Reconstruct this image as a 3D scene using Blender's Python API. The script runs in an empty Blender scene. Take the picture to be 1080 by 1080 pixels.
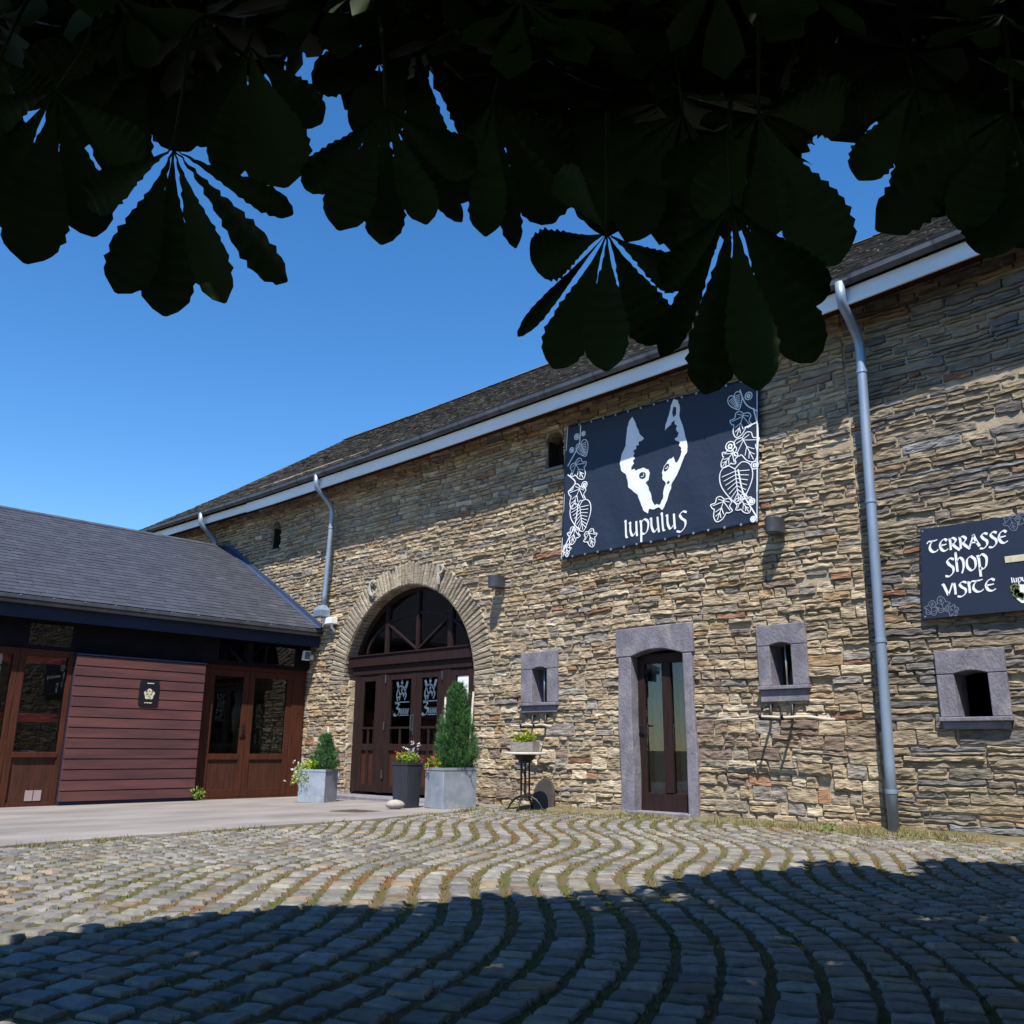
import bpy, math, random
import numpy as np

# ---------------------------------------------------------------- camera, light, exposure
scene = bpy.context.scene
COL = scene.collection
R = math.radians
from mathutils import Matrix, Vector

D = 9.87                                   # distance from the camera to the long stone wall
EYE = np.array([0.0, 0.0, 0.79])
CX = np.array([0.72559836, 0.68806469, 0.00860297])
CY = np.array([0.17055543, -0.1919431, 0.96647229])
CZ = np.array([-0.66664673, 0.69980343, 0.25662676])
cam = bpy.data.cameras.new('camera')
cam_ob = bpy.data.objects.new('camera', cam)
COL.objects.link(cam_ob)
cam.sensor_width = 36.0
cam.lens = 940.0 / 1080.0 * 36.0
cam.clip_start = 0.05
cam.clip_end = 3000
m = Matrix.Identity(4)
for i in range(3):
    m[i][0], m[i][1], m[i][2], m[i][3] = CX[i], CY[i], -CZ[i], EYE[i]
cam_ob.matrix_world = m
scene.camera = cam_ob

SUN_EL, SUN_AZ = R(59.5), R(141)             # azimuth clockwise from +Y
world = bpy.data.worlds.new('World')
scene.world = world
world.use_nodes = True
wn = world.node_tree.nodes
wl = world.node_tree.links
wn.clear()
sky = wn.new('ShaderNodeTexSky')
sky.sky_type = 'NISHITA'
sky.sun_disc = False
sky.sun_elevation = SUN_EL
sky.sun_rotation = SUN_AZ
sky.altitude = 300
sky.air_density = 1.0
sky.dust_density = 0.0
sky.ozone_density = 3.0
bg = wn.new('ShaderNodeBackground')
bg.inputs['Strength'].default_value = 0.120
wo = wn.new('ShaderNodeOutputWorld')
hs = wn.new('ShaderNodeHueSaturation')
hs.inputs['Hue'].default_value = 0.502
hs.inputs['Saturation'].default_value = 1.29
hs.inputs['Value'].default_value = 1.0
wl.new(sky.outputs[0], hs.inputs['Color'])
wl.new(hs.outputs[0], bg.inputs[0])
wl.new(bg.outputs[0], wo.inputs[0])
sun = bpy.data.lights.new('sun', 'SUN')
sun.energy = 5.0
sun.angle = R(0.5)
sun.color = (1.0, 0.95, 0.87)
sun_ob = bpy.data.objects.new('sun', sun)
COL.objects.link(sun_ob)
sd = Vector((math.sin(SUN_AZ) * math.cos(SUN_EL), math.cos(SUN_AZ) * math.cos(SUN_EL), math.sin(SUN_EL)))
sun_ob.location = (8, -14, 30)
sun_ob.rotation_euler = sd.to_track_quat('Z', 'Y').to_euler()
scene.view_settings.view_transform = 'Standard'
scene.view_settings.look = 'None'
scene.view_settings.exposure = 0.78
scene.view_settings.gamma = 1.0
scene.cycles.max_bounces = 8
scene.cycles.transparent_max_bounces = 12

rng = np.random.default_rng(11)
random.seed(5)

# ---------------------------------------------------------------- noise and mesh helpers
def _h(i, j, k):
    n = (i.astype(np.int64) * 374761393 + j.astype(np.int64) * 668265263 + k.astype(np.int64) * 2147483647) & 0xFFFFFFFF
    n = ((n ^ (n >> 13)) * 1274126177) & 0xFFFFFFFF
    n = n ^ (n >> 16)
    return (n & 0xFFFF) / 32767.5 - 1.0

def vnoise(p):
    p = np.asarray(p, float)
    i = np.floor(p).astype(np.int64)
    f = p - i
    f = f * f * (3 - 2 * f)
    x, y, z = i[:, 0], i[:, 1], i[:, 2]
    a = 0
    for dx in (0, 1):
        wx = f[:, 0] if dx else 1 - f[:, 0]
        for dy in (0, 1):
            wy = f[:, 1] if dy else 1 - f[:, 1]
            for dz in (0, 1):
                wz = f[:, 2] if dz else 1 - f[:, 2]
                a = a + wx * wy * wz * _h(x + dx, y + dy, z + dz)
    return a

def ripple(v):
    """the soft waves of the hanging banner"""
    x, z = v[:, 0], v[:, 2]
    k = np.clip((5.5 - z) / 2, 0.15, 1)
    d = .008 * np.sin(3.1 * x + 1.2 * z) + k * (.009 * np.sin(6.3 * x - 2.6 * z + 1) + .005 * np.sin(10.5 * x + 4.2 * z))
    return np.stack([0 * d, d, 0 * d], 1)

class MB:
    """collects verts and faces (and a tint per vertex) for one mesh"""
    def __init__(s):
        s.v, s.c, s.lv, s.ln, s.n = [], [], [], [], 0
    def add(s, verts, faces, tint=None):
        verts = np.asarray(verts, float).reshape(-1, 3)
        s.v.append(verts)
        t = np.ones((len(verts), 3)) if tint is None else np.broadcast_to(np.asarray(tint, float), (len(verts), 3))
        s.c.append(t)
        if isinstance(faces, np.ndarray):
            s.lv.append((faces + s.n).ravel())
            s.ln.append(np.full(len(faces), faces.shape[1]))
        else:
            for f in faces:
                s.lv.append(np.asarray(f) + s.n)
                s.ln.append(np.array([len(f)]))
        s.n += len(verts)
    def box(s, x0, x1, y0, y1, z0, z1, tint=None):
        v = [(x0, y0, z0), (x1, y0, z0), (x1, y1, z0), (x0, y1, z0), (x0, y0, z1), (x1, y0, z1), (x1, y1, z1), (x0, y1, z1)]
        s.add(v, np.array([(0, 3, 2, 1), (4, 5, 6, 7), (0, 1, 5, 4), (1, 2, 6, 5), (2, 3, 7, 6), (3, 0, 4, 7)]), tint)
        return s
    def obox(s, c, ax, ay, az, tint=None):
        """box with centre c and half-axis vectors"""
        c, ax, ay, az = (np.asarray(q, float) for q in (c, ax, ay, az))
        v = [c + i * ax + j * ay + k * az for k in (-1, 1) for i, j in ((-1, -1), (1, -1), (1, 1), (-1, 1))]
        s.add(v, np.array([(0, 3, 2, 1), (4, 5, 6, 7), (0, 1, 5, 4), (1, 2, 6, 5), (2, 3, 7, 6), (3, 0, 4, 7)]), tint)
        return s
    def beam(s, a, b, w, h, up=(0, 0, 1), tint=None):
        a, b, up = np.asarray(a, float), np.asarray(b, float), np.asarray(up, float)
        d = (b - a) / 2
        dn = d / np.linalg.norm(d)
        sx = np.cross(dn, up)
        sx /= np.linalg.norm(sx)
        uz = np.cross(sx, dn)
        return s.obox((a + b) / 2, d, sx * w / 2, uz * h / 2, tint)
    def tube(s, pts, r, n=10, cap=True, tint=None):
        pts = np.asarray(pts, float)
        k = len(pts)
        rr = np.broadcast_to(np.asarray(r, float), (k,))
        t = np.gradient(pts, axis=0)
        t /= np.linalg.norm(t, axis=1)[:, None]
        ref = np.array([0, 0, 1.0]) if abs(t[0][2]) < 0.9 else np.array([1.0, 0, 0])
        u = np.cross(t[0], ref)
        u /= np.linalg.norm(u)
        rings = []
        for i in range(k):
            u = u - t[i] * (u @ t[i])
            u /= np.linalg.norm(u)
            w = np.cross(t[i], u)
            a = np.arange(n) * 2 * np.pi / n
            rings.append(pts[i] + rr[i] * (np.cos(a)[:, None] * u + np.sin(a)[:, None] * w))
        f = [[i * n + j, i * n + (j + 1) % n, (i + 1) * n + (j + 1) % n, (i + 1) * n + j] for i in range(k - 1) for j in range(n)]
        if cap:
            f.append(list(range(n))[::-1])
            f.append([(k - 1) * n + j for j in range(n)])
        s.add(np.concatenate(rings), f, tint)
        return s
    def lathe(s, c, prof, n=20, tint=None):
        c = np.asarray(c, float)
        a = np.arange(n) * 2 * np.pi / n
        v = np.concatenate([np.stack([r * np.cos(a), r * np.sin(a), np.full(n, z)], 1) for r, z in prof]) + c
        k = len(prof)
        f = [[i * n + j, i * n + (j + 1) % n, (i + 1) * n + (j + 1) % n, (i + 1) * n + j] for i in range(k - 1) for j in range(n)]
        f.append(list(range(n))[::-1])
        f.append([(k - 1) * n + j for j in range(n)])
        s.add(v, f, tint)
        return s
    def prism(s, poly, y0, y1, tint=None, plane='xz'):
        """polygon in a plane, extruded along the third axis"""
        p = np.asarray(poly, float)
        k = len(p)
        def at(q):
            o = np.full(k, q)
            if plane == 'xz': return np.stack([p[:, 0], o, p[:, 1]], 1)
            if plane == 'yz': return np.stack([o, p[:, 0], p[:, 1]], 1)
            return np.stack([p[:, 0], p[:, 1], o], 1)
        f = [list(range(k)), [k + j for j in range(k)][::-1]]
        f += [[j, k + j, k + (j + 1) % k, (j + 1) % k] for j in range(k)]
        s.add(np.concatenate([at(y0), at(y1)]), f, tint)
        return s
    def build(s, name, mat, parent=None, smooth=False, bevel=0.0, loc=None):
        v = np.concatenate(s.v)
        if parent is not None and parent.name == 'wall_banner': v = v + ripple(v)
        if parent is not None:
            r = parent if parent.parent is None else parent.parent
            v = v - np.array(r.location)
        elif loc is not None:
            v = v - np.array(loc)
        me = bpy.data.meshes.new(name)
        lv = np.concatenate(s.lv).astype(np.int32)
        ln = np.concatenate(s.ln).astype(np.int32)
        me.vertices.add(len(v))
        me.vertices.foreach_set('co', v.astype(np.float32).ravel())
        me.loops.add(len(lv))
        me.loops.foreach_set('vertex_index', lv)
        me.polygons.add(len(ln))
        me.polygons.foreach_set('loop_start', np.concatenate([[0], np.cumsum(ln)[:-1]]).astype(np.int32))
        c = np.concatenate(s.c)
        at = me.attributes.new('tint', 'FLOAT_COLOR', 'POINT')
        at.data.foreach_set('color', np.concatenate([c, np.ones((len(c), 1))], 1).astype(np.float32).ravel())
        me.update(calc_edges=True)
        me.polygons.foreach_set('use_smooth', np.full(len(ln), bool(smooth)))
        me.materials.append(mat)
        o = bpy.data.objects.new(name, me)
        COL.objects.link(o)
        if parent is not None: o.parent = parent
        elif loc is not None: o.location = loc
        if bevel:
            b = o.modifiers.new('bevel', 'BEVEL')
            b.width = bevel
            b.segments = 2
            b.limit_method = 'ANGLE'
        return o

def thing(name, label, cat, loc, group=None):
    o = bpy.data.objects.new(name, None)
    COL.objects.link(o)
    o.location = loc
    o.empty_display_size = 0.2
    return tag(o, label, cat, group)

def tag(o, label, cat, group=None):
    o['label'] = label
    o['category'] = cat
    if group: o['group'] = group
    return o

def copy_tree(o, parent=None):
    c = o.copy()
    COL.objects.link(c)
    if parent is not None: c.parent = parent
    for ch in list(o.children):
        copy_tree(ch, c)
    return c

def rbox(mb, c, w, d, h, ang, tint=None, taper=1.0):
    """upright box on base centre c, turned about Z"""
    ca, sa = math.cos(ang), math.sin(ang)
    v = []
    for z, k in ((0, taper), (h, 1.0)):
        for i, j in ((-1, -1), (1, -1), (1, 1), (-1, 1)):
            x, y = i * w / 2 * k, j * d / 2 * k
            v.append((c[0] + x * ca - y * sa, c[1] + x * sa + y * ca, c[2] + z))
    mb.add(v, np.array([(0, 3, 2, 1), (4, 5, 6, 7), (0, 1, 5, 4), (1, 2, 6, 5), (2, 3, 7, 6), (3, 0, 4, 7)]), tint)
    return mb

# ---------------------------------------------------------------- materials
def M(name, col, col2=None, scale=4.0, detail=6, rough=0.75, bump=0.0, bscale=40.0, attr=False, metal=0.0,
      stretch=(1, 1, 1), spec=0.4, lo=0.35, hi=0.65, stain=None, sscale=1.2, slo=0.5, shi=0.7, bdist=0.01, coat=0.0):
    mt = bpy.data.materials.new(name)
    mt.use_nodes = True
    nt = mt.node_tree
    N, L = nt.nodes, nt.links
    b = N['Principled BSDF']
    b.inputs['Roughness'].default_value = rough
    b.inputs['Metallic'].default_value = metal
    b.inputs['Specular IOR Level'].default_value = spec
    if coat: b.inputs['Coat Weight'].default_value = coat
    tc = N.new('ShaderNodeTexCoord')
    mp = N.new('ShaderNodeMapping')
    mp.inputs['Scale'].default_value = stretch
    L.new(tc.outputs['Object'], mp.inputs[0])
    def noise(sc, de, ro=0.55):
        n = N.new('ShaderNodeTexNoise')
        n.inputs['Scale'].default_value = sc
        n.inputs['Detail'].default_value = de
        n.inputs['Roughness'].default_value = ro
        L.new(mp.outputs[0], n.inputs['Vector'])
        return n
    def ramp(src, lo, hi):
        r = N.new('ShaderNodeMapRange')
        r.inputs['From Min'].default_value = lo
        r.inputs['From Max'].default_value = hi
        L.new(src, r.inputs['Value'])
        return r.outputs[0]
    def mix(fac, a, c, kind='MIX'):
        x = N.new('ShaderNodeMix')
        x.data_type = 'RGBA'
        x.blend_type = kind
        for sock, val in ((0, fac), (6, a), (7, c)):
            if isinstance(val, (tuple, list)): x.inputs[sock].default_value = (*val, 1)
            elif isinstance(val, (int, float)): x.inputs[sock].default_value = val
            else: L.new(val, x.inputs[sock])
        return x.outputs[2]
    out = mix(ramp(noise(scale, detail).outputs['Fac'], lo, hi), col, col2 if col2 else tuple(c * 0.8 for c in col))
    if attr:
        a = N.new('ShaderNodeAttribute')
        a.attribute_name = 'tint'
        out = mix(1.0, out, a.outputs['Color'], 'MULTIPLY')
    if stain:
        out = mix(ramp(noise(sscale, 8, 0.65).outputs['Fac'], slo, shi), out, stain)
    L.new(out, b.inputs['Base Color'])
    if bump:
        bp = N.new('ShaderNodeBump')
        bp.inputs['Strength'].default_value = bump
        bp.inputs['Distance'].default_value = bdist
        L.new(noise(bscale, 8, 0.6).outputs['Fac'], bp.inputs['Height'])
        L.new(bp.outputs[0], b.inputs['Normal'])
    return mt

def glass_mat(name, tint=(0.86, 0.89, 0.89), rough=0.0, ior=1.5):
    mt = bpy.data.materials.new(name)
    mt.use_nodes = True
    N, L = mt.node_tree.nodes, mt.node_tree.links
    N.clear()
    o = N.new('ShaderNodeOutputMaterial')
    t = N.new('ShaderNodeBsdfTransparent')
    t.inputs[0].default_value = (*tint, 1)
    g = N.new('ShaderNodeBsdfGlossy')
    g.inputs['Roughness'].default_value = rough
    f = N.new('ShaderNodeFresnel')
    f.inputs['IOR'].default_value = ior
    x = N.new('ShaderNodeMixShader')
    L.new(f.outputs[0], x.inputs[0])
    L.new(t.outputs[0], x.inputs[1])
    L.new(g.outputs[0], x.inputs[2])
    L.new(x.outputs[0], o.inputs[0])
    return mt

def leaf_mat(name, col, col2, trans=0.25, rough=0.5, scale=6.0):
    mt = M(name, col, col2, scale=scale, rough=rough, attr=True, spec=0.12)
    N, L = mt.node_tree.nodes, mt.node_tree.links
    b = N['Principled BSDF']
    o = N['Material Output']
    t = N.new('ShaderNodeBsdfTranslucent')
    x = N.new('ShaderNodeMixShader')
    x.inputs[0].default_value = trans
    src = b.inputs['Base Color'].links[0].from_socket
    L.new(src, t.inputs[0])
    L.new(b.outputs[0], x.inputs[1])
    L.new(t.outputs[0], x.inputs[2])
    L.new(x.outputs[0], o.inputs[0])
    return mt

MAT = dict(
    stone=M('rubble_stone', (1.15, 1.13, 1.1), (0.68, 0.68, 0.68), scale=11, detail=9, rough=0.92, bump=1.0, bscale=26, attr=True, spec=0.15, stretch=(0.5, 1, 2.0), bdist=0.022),
    mortar=M('lime_mortar', (0.40, 0.33, 0.24), (0.28, 0.23, 0.165), scale=6, rough=0.95, bump=0.8, bscale=60, spec=0.1),
    bluestone=M('dressed_bluestone', (0.205, 0.195, 0.232), (0.135, 0.128, 0.155), scale=7, detail=9, rough=0.85, bump=1.0, bscale=38, bdist=0.012, spec=0.2, stain=(0.26, 0.24, 0.24), slo=0.53, shi=0.72, sscale=6, stretch=(1, 1, .6)),
    slate_old=M('weathered_roof_slate', (1, 1, 1), (0.65, 0.62, 0.6), scale=8, rough=0.85, bump=0.5, bscale=50, attr=True, spec=0.25),
    slate_new=M('blue_grey_roof_slate', (1, 1, 1), (0.8, 0.8, 0.82), scale=5, rough=0.62, bump=0.25, bscale=60, attr=True, spec=0.35),
    zinc=M('zinc', (0.29, 0.36, 0.47), (0.21, 0.27, 0.36), scale=4, rough=0.5, metal=0.5, bump=0.15, bscale=20, stretch=(1, 1, 0.3), stain=(.33, .35, .38), slo=.58, shi=.75, sscale=2.5),
    zinc_dark=M('dark_zinc_gutter', (0.10, 0.105, 0.12), (0.06, 0.063, 0.075), scale=4, rough=0.5, metal=0.4),
    lead=M('lead_flashing', (0.05, 0.075, 0.14), (0.035, 0.05, 0.10), scale=6, rough=0.5, metal=0.2, bump=0.2),
    white_paint=M('white_painted_board', (0.76, 0.78, 0.80), (0.62, 0.64, 0.66), scale=2.5, rough=0.55, stretch=(0.3, 1, 1), bump=0.08),
    wood_dark=M('dark_brown_joinery', (0.028, 0.0145, 0.013), (0.017, 0.009, 0.009), scale=9, rough=0.6, bump=0.15, bscale=60, stretch=(3, 3, 0.3), spec=.18),
    wood_mid=M('stained_brown_joinery', (0.070, 0.022, 0.012), (0.040, 0.013, 0.008), scale=9, rough=0.65, bump=0.15, bscale=60, stretch=(3, 3, 0.25), spec=.15),
    wood_panel=M('red_brown_door_panel', (0.065, 0.024, 0.015), (0.038, 0.015, 0.010), scale=10, rough=0.65, bump=0.15, bscale=60, stretch=(3, 3, 0.2), spec=.15),
    cladding=M('red_brown_cladding_board', (0.115, 0.045, 0.040), (0.066, 0.031, 0.032), scale=3, rough=0.65, bump=0.2, bscale=50, stretch=(2, 0.35, 3), attr=True, spec=0.2),
    black_board=M('black_stained_board', (0.010, 0.009, 0.011), (0.006, 0.006, 0.008), scale=4, rough=0.85, spec=.08),
    navy_board=M('dark_blue_grey_fascia', (0.018, 0.025, 0.05), (0.013, 0.018, 0.036), scale=3, rough=0.65, stretch=(1, 0.3, 1), spec=.15),
    glass=glass_mat('window_glass'),
    dark_room=M('dark_room_wall', (0.05, 0.045, 0.04), (0.03, 0.028, 0.025), rough=0.9),
    steel=M('galvanised_steel', (0.45, 0.46, 0.47), (0.32, 0.33, 0.34), scale=8, rough=0.4, metal=0.7),
    iron=M('black_iron', (0.02, 0.02, 0.022), (0.012, 0.012, 0.013), scale=8, rough=0.45, metal=0.3),
    grey_metal=M('grey_powder_coat', (0.052, 0.058, 0.068), (0.036, 0.04, 0.047), scale=8, rough=0.5, metal=0.2),
    letter_white=M('weathered_white_iron', (0.45, 0.43, 0.39), (0.28, 0.26, 0.23), scale=14, rough=0.7),
    banner=M('navy_banner_fabric', (0.006, 0.0155, 0.040), (0.005, 0.013, 0.034), scale=1.6, rough=0.62, bump=0.5, bscale=1.7, bdist=0.06, spec=0.5),
    print_white=M('white_print', (0.80, 0.82, 0.85), (0.72, 0.74, 0.78), scale=3, rough=0.6),
    sign=M('navy_sign_panel', (0.012, 0.019, 0.045), (0.009, 0.015, 0.037), scale=2, rough=0.5),
    print_grey=M('grey_blue_print', (0.17, 0.20, 0.27), (0.14, 0.17, 0.23), rough=0.6),
    print_cream=M('cream_print', (0.60, 0.56, 0.42), (0.45, 0.42, 0.28), scale=30, rough=0.6),
    concrete=M('concrete_terrace', (0.235, 0.213, 0.198), (0.155, 0.14, 0.13), scale=1.3, rough=0.9, bump=0.35, bscale=35, stain=(0.115, 0.104, 0.095), slo=0.56, shi=0.75, sscale=1.1, stretch=(1, 0.5, 1)),
    cobble=M('granite_cobble', (1.15, 1.13, 1.1), (0.72, 0.72, 0.74), scale=16, rough=0.72, bump=0.5, bscale=70, attr=True, spec=0.45, bdist=0.006),
    zinc_box=M('galvanised_planter_sheet', (0.36, 0.40, 0.47), (0.25, 0.29, 0.35), scale=5, rough=0.5, metal=0.45, stain=(0.42, 0.42, 0.42), slo=0.55, shi=0.7, sscale=6, bump=0.15, bscale=14),
    dark_planter=M('anthracite_planter', (0.028, 0.03, 0.042), (0.02, 0.022, 0.03), scale=7, rough=0.5, stretch=(2, 2, 0.4)),
    soil=M('potting_soil', (0.03, 0.02, 0.013), (0.015, 0.01, 0.007), scale=30, rough=0.95, bump=0.8),
    marble=M('pale_stone_table_top', (0.52, 0.50, 0.46), (0.42, 0.40, 0.37), scale=8, rough=0.4),
    pale_wood=M('weathered_pale_wood', (0.52, 0.46, 0.38), (0.36, 0.31, 0.25), scale=12, rough=0.8, stretch=(0.3, 3, 3), bump=0.2),
    crate_wood=M('grey_weathered_wood', (0.24, 0.22, 0.20), (0.15, 0.135, 0.12), scale=12, rough=0.85, stretch=(0.4, 3, 3), bump=0.3),
    birch=M('white_birch_bark', (0.72, 0.68, 0.60), (0.50, 0.46, 0.40), scale=10, rough=0.8, bump=0.2),
    white_plastic=M('white_plastic', (0.75, 0.75, 0.74), (0.68, 0.68, 0.67), rough=0.4),
    pebble=M('pale_river_stone', (0.33, 0.30, 0.26), (0.24, 0.22, 0.19), scale=10, rough=0.8, bump=0.3),
    rust_iron=M('rusty_iron', (0.10, 0.055, 0.045), (0.06, 0.035, 0.03), scale=14, rough=0.8),
    slate_slab=M('dark_slate_slab', (0.055, 0.045, 0.042), (0.035, 0.03, 0.03), scale=7, rough=0.7, bump=0.3),
    red=M('red_laminate', (0.60, 0.018, 0.015), (0.5, 0.015, 0.013), rough=0.4),
    paper=M('white_paper', (0.74, 0.76, 0.78), (0.6, 0.63, 0.68), scale=12, rough=0.8),
    frost=M('frosted_glass_sticker', (0.11, 0.16, 0.21), (0.05, 0.08, 0.115), scale=20, rough=0.6),
    curtain=M('pale_blue_grey_curtain', (0.11, 0.13, 0.145), (0.06, 0.07, 0.08), scale=7, rough=0.9, stretch=(6, 6, 0.3)),
    bark=M('chestnut_bark', (0.085, 0.07, 0.055), (0.05, 0.042, 0.035), scale=9, rough=0.95, bump=0.9, bscale=25, stretch=(2, 2, 0.5)),
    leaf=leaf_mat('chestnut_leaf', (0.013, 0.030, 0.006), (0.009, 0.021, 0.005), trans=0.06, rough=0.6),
    conifer=leaf_mat('conifer_needles', (0.065, 0.16, 0.05), (0.038, 0.105, 0.038), trans=0.15),
    herb=leaf_mat('bright_green_leaf', (0.16, 0.24, 0.035), (0.09, 0.16, 0.025), trans=0.3),
    petal=leaf_mat('petal', (1, 1, 1), (0.85, 0.85, 0.85), trans=0.25),
    grass=leaf_mat('dry_weeds', (1, 1, 1), (0.7, 0.7, 0.7), trans=0.25),
)
# ---------------------------------------------------------------- ground
def ground_mat():
    mt = M('mossy_joint_soil', (0.125, 0.10, 0.058), (0.085, 0.09, 0.03), scale=2.6, detail=8, rough=0.95, bump=1.0, bscale=90,
           stain=(0.17, 0.085, 0.04), sscale=0.9, slo=0.5, shi=0.66, spec=0.1, bdist=0.015, lo=0.42, hi=0.58)
    return mt
g = MB()
gx = [-900, -16, -9.6, -8.9, 900]
gz = [-0.35, -0.35, -0.12, -0.013, -0.013]
gv = [(x, y, z) for y in (-900, 900) for x, z in zip(gx, gz)]
g.add(gv, np.array([(i, i + 1, i + 6, i + 5) for i in range(4)]))
o = g.build('ground', ground_mat())
o['kind'] = 'structure'

TY = [-8, 2.7, 4.4, 7.0, 8.4, 9.3, 9.87]
TX = [-7.9, -8.15, -8.35, -8.62, -8.95, -9.35, -9.45]
def terrace_edge(y): return np.interp(y, TY, TX)
def terrace_z(x): return 0.012 + (x + 8.6) * 0.018

# rows of small rounded blocks (wall stones and cobbles) are collected first, noise is applied to all of them at once
class Blocks:
    def __init__(s): s.P, s.N, s.U, s.V, s.pr, s.q, s.id, s.tint, s.f, s.n, s.k = [], [], [], [], [], [], [], [], [], 0, 0
    def add(s, o, u, v, n, w, h, tint, depth=0.05, rad=0.03, proud=0.0, res=(0.03, 0.022), mn=(4, 4)):
        nu = max(mn[0], int(w / res[0]))
        nv = max(mn[1], int(h / res[1]))
        a = np.linspace(0, 1, nu + 1); a = 0.45 * a + 0.55 * (0.5 - 0.5 * np.cos(np.pi * a))
        b = np.linspace(0, 1, nv + 1); b = 0.45 * b + 0.55 * (0.5 - 0.5 * np.cos(np.pi * b))
        S, T = np.meshgrid(a * w, b * h)
        S, T = S.ravel(), T.ravel()
        e = np.minimum(np.minimum(S, w - S), np.minimum(T, h - T))
        rr = min(rad, min(w, h) * 0.4)
        q = np.clip(e / rr, 0, 1)
        pr = -depth * (1 - np.sqrt(np.maximum(0, 1 - (1 - q) ** 2))) + proud
        u, v, n = np.asarray(u, float), np.asarray(v, float), np.asarray(n, float)
        s.P.append(np.asarray(o, float) + S[:, None] * u + T[:, None] * v)
        m_ = len(S)
        s.N.append(np.broadcast_to(n, (m_, 3))); s.U.append(np.broadcast_to(u, (m_, 3))); s.V.append(np.broadcast_to(v, (m_, 3)))
        s.pr.append(pr); s.q.append(q); s.id.append(np.full(m_, s.k))
        s.tint.append(np.broadcast_to(np.asarray(tint, float), (m_, 3)))
        i = (np.arange(nv)[:, None] * (nu + 1) + np.arange(nu)[None, :]).ravel()
        s.f.append(np.stack([i, i + 1, i + nu + 2, i + nu + 1], 1) + s.n)
        s.n += m_; s.k += 1
    def mesh(s, rough, f1, f2, jit, fj, warp=None):
        P = np.concatenate(s.P); N = np.concatenate(s.N); U = np.concatenate(s.U); V = np.concatenate(s.V)
        pr = np.concatenate(s.pr); q = np.concatenate(s.q); ID = np.concatenate(s.id)[:, None]
        off = np.concatenate([ID * 3.71, ID * 7.13, ID * 1.93], 1) % 977
        f1, f2 = np.asarray(f1, float), np.asarray(f2, float)
        d = rough * (0.62 * vnoise(P * f1 + off) + 0.38 * vnoise(P * f2 + off))
        j1 = jit * vnoise(P * fj + off + 31.7)
        j2 = jit * vnoise(P * fj + off + 67.1)
        out = P + N * (pr + d * (0.35 + 0.65 * q))[:, None] + U * j1[:, None] + V * j2[:, None]
        if warp is not None: out = warp(out)
        tone = 1 + 0.16 * vnoise(P * 7 + off)
        m_ = MB()
        m_.add(out, np.concatenate(s.f), np.concatenate(s.tint) * tone[:, None])
        return m_

# cobbles laid in scalloped courses
cb = Blocks()
dd = np.array([0.58, -0.8146]); ee = np.array([0.8146, 0.58])
PER, AMP, S0 = 4.4, 0.34, -6.2
def scal(t):
    fr = ((t - S0) / PER) % 1.0
    return AMP * .5 * (1 - math.cos(2 * math.pi * fr)), AMP * math.pi / PER * math.sin(2 * math.pi * fr)
JOINTS = []
for k in range(-80, 66):
    e0 = k * 0.17
    t = -13.0 + random.random() * 0.2
    wob = random.uniform(0, 9)
    while t < 8.0:
        ln = random.uniform(0.085, 0.14)
        tm = t + ln / 2
        of, sl = scal(tm)
        of += 0.004 * math.sin(tm * 1.9 + wob)
        x, y = dd * tm + ee * (e0 + of)
        wx, wy = 0.10 * math.sin(x * .83 + y * .55 + 1.0) + .012 * math.sin(x * 1.9 - y * 1.3), 0.10 * math.sin(y * .77 - x * .48 + 2.2) + .012 * math.sin(y * 2.1 + x * 1.1)
        x, y = x + wx, y + wy
        t += (ln + random.uniform(0.015, 0.028)) / math.sqrt(1 + sl * sl)
        if x > 3.2 or y > 9.72 or y < -1.5 or x < terrace_edge(y) + 0.12: continue
        if -0.688 * x + 0.72 * y < -1.2: continue
        tg = dd + ee * sl
        tg = tg / np.linalg.norm(tg)
        nr = np.array([-tg[1], tg[0]])
        wid = 0.17 / math.sqrt(1 + sl * sl) - random.uniform(0.012, 0.028)
        JOINTS.append((x + nr[0] * .085, y + nr[1] * .085))
        an = random.gauss(0, 0.07)
        ca, sa = math.cos(an), math.sin(an)
        u = np.array([tg[0] * ca - tg[1] * sa, tg[0] * sa + tg[1] * ca, 0])
        v = np.array([-u[1], u[0], 0])
        n = np.array([random.gauss(0, 0.03), random.gauss(0, 0.03), 1.0])
        u = u - n * (u @ n) / (n @ n); v = v - n * (v @ n) / (n @ n)
        dist = math.hypot(x, y)
        g0 = random.uniform(0.095, 0.20)
        c = np.array([g0, g0 * random.uniform(0.93, .98), g0 * random.uniform(0.76, 0.92)])
        if random.random() < 0.12: c = c * np.array([1.12, 0.92, 0.74])
        sink = 0.022 * max(0, (y - 8.6)) if y > 8.6 else 0
        o3 = np.array([x, y, 0.0]) - u * ln / 2 - v * wid / 2
        cb.add(o3, u, v, n, ln, wid, c, depth=0.03, rad=0.011, proud=random.gauss(0, 0.0035) - sink * 0.6,
               res=(0.018, 0.02) if dist < 4.5 else (0.03, 0.035), mn=(5, 5) if dist < 6 else (3, 3))
o = cb.mesh(0.008, (17, 17, 9), (48, 48, 20), 0.009, 13).build('cobblestone_paving', MAT['cobble'])
o['kind'] = 'structure'

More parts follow.
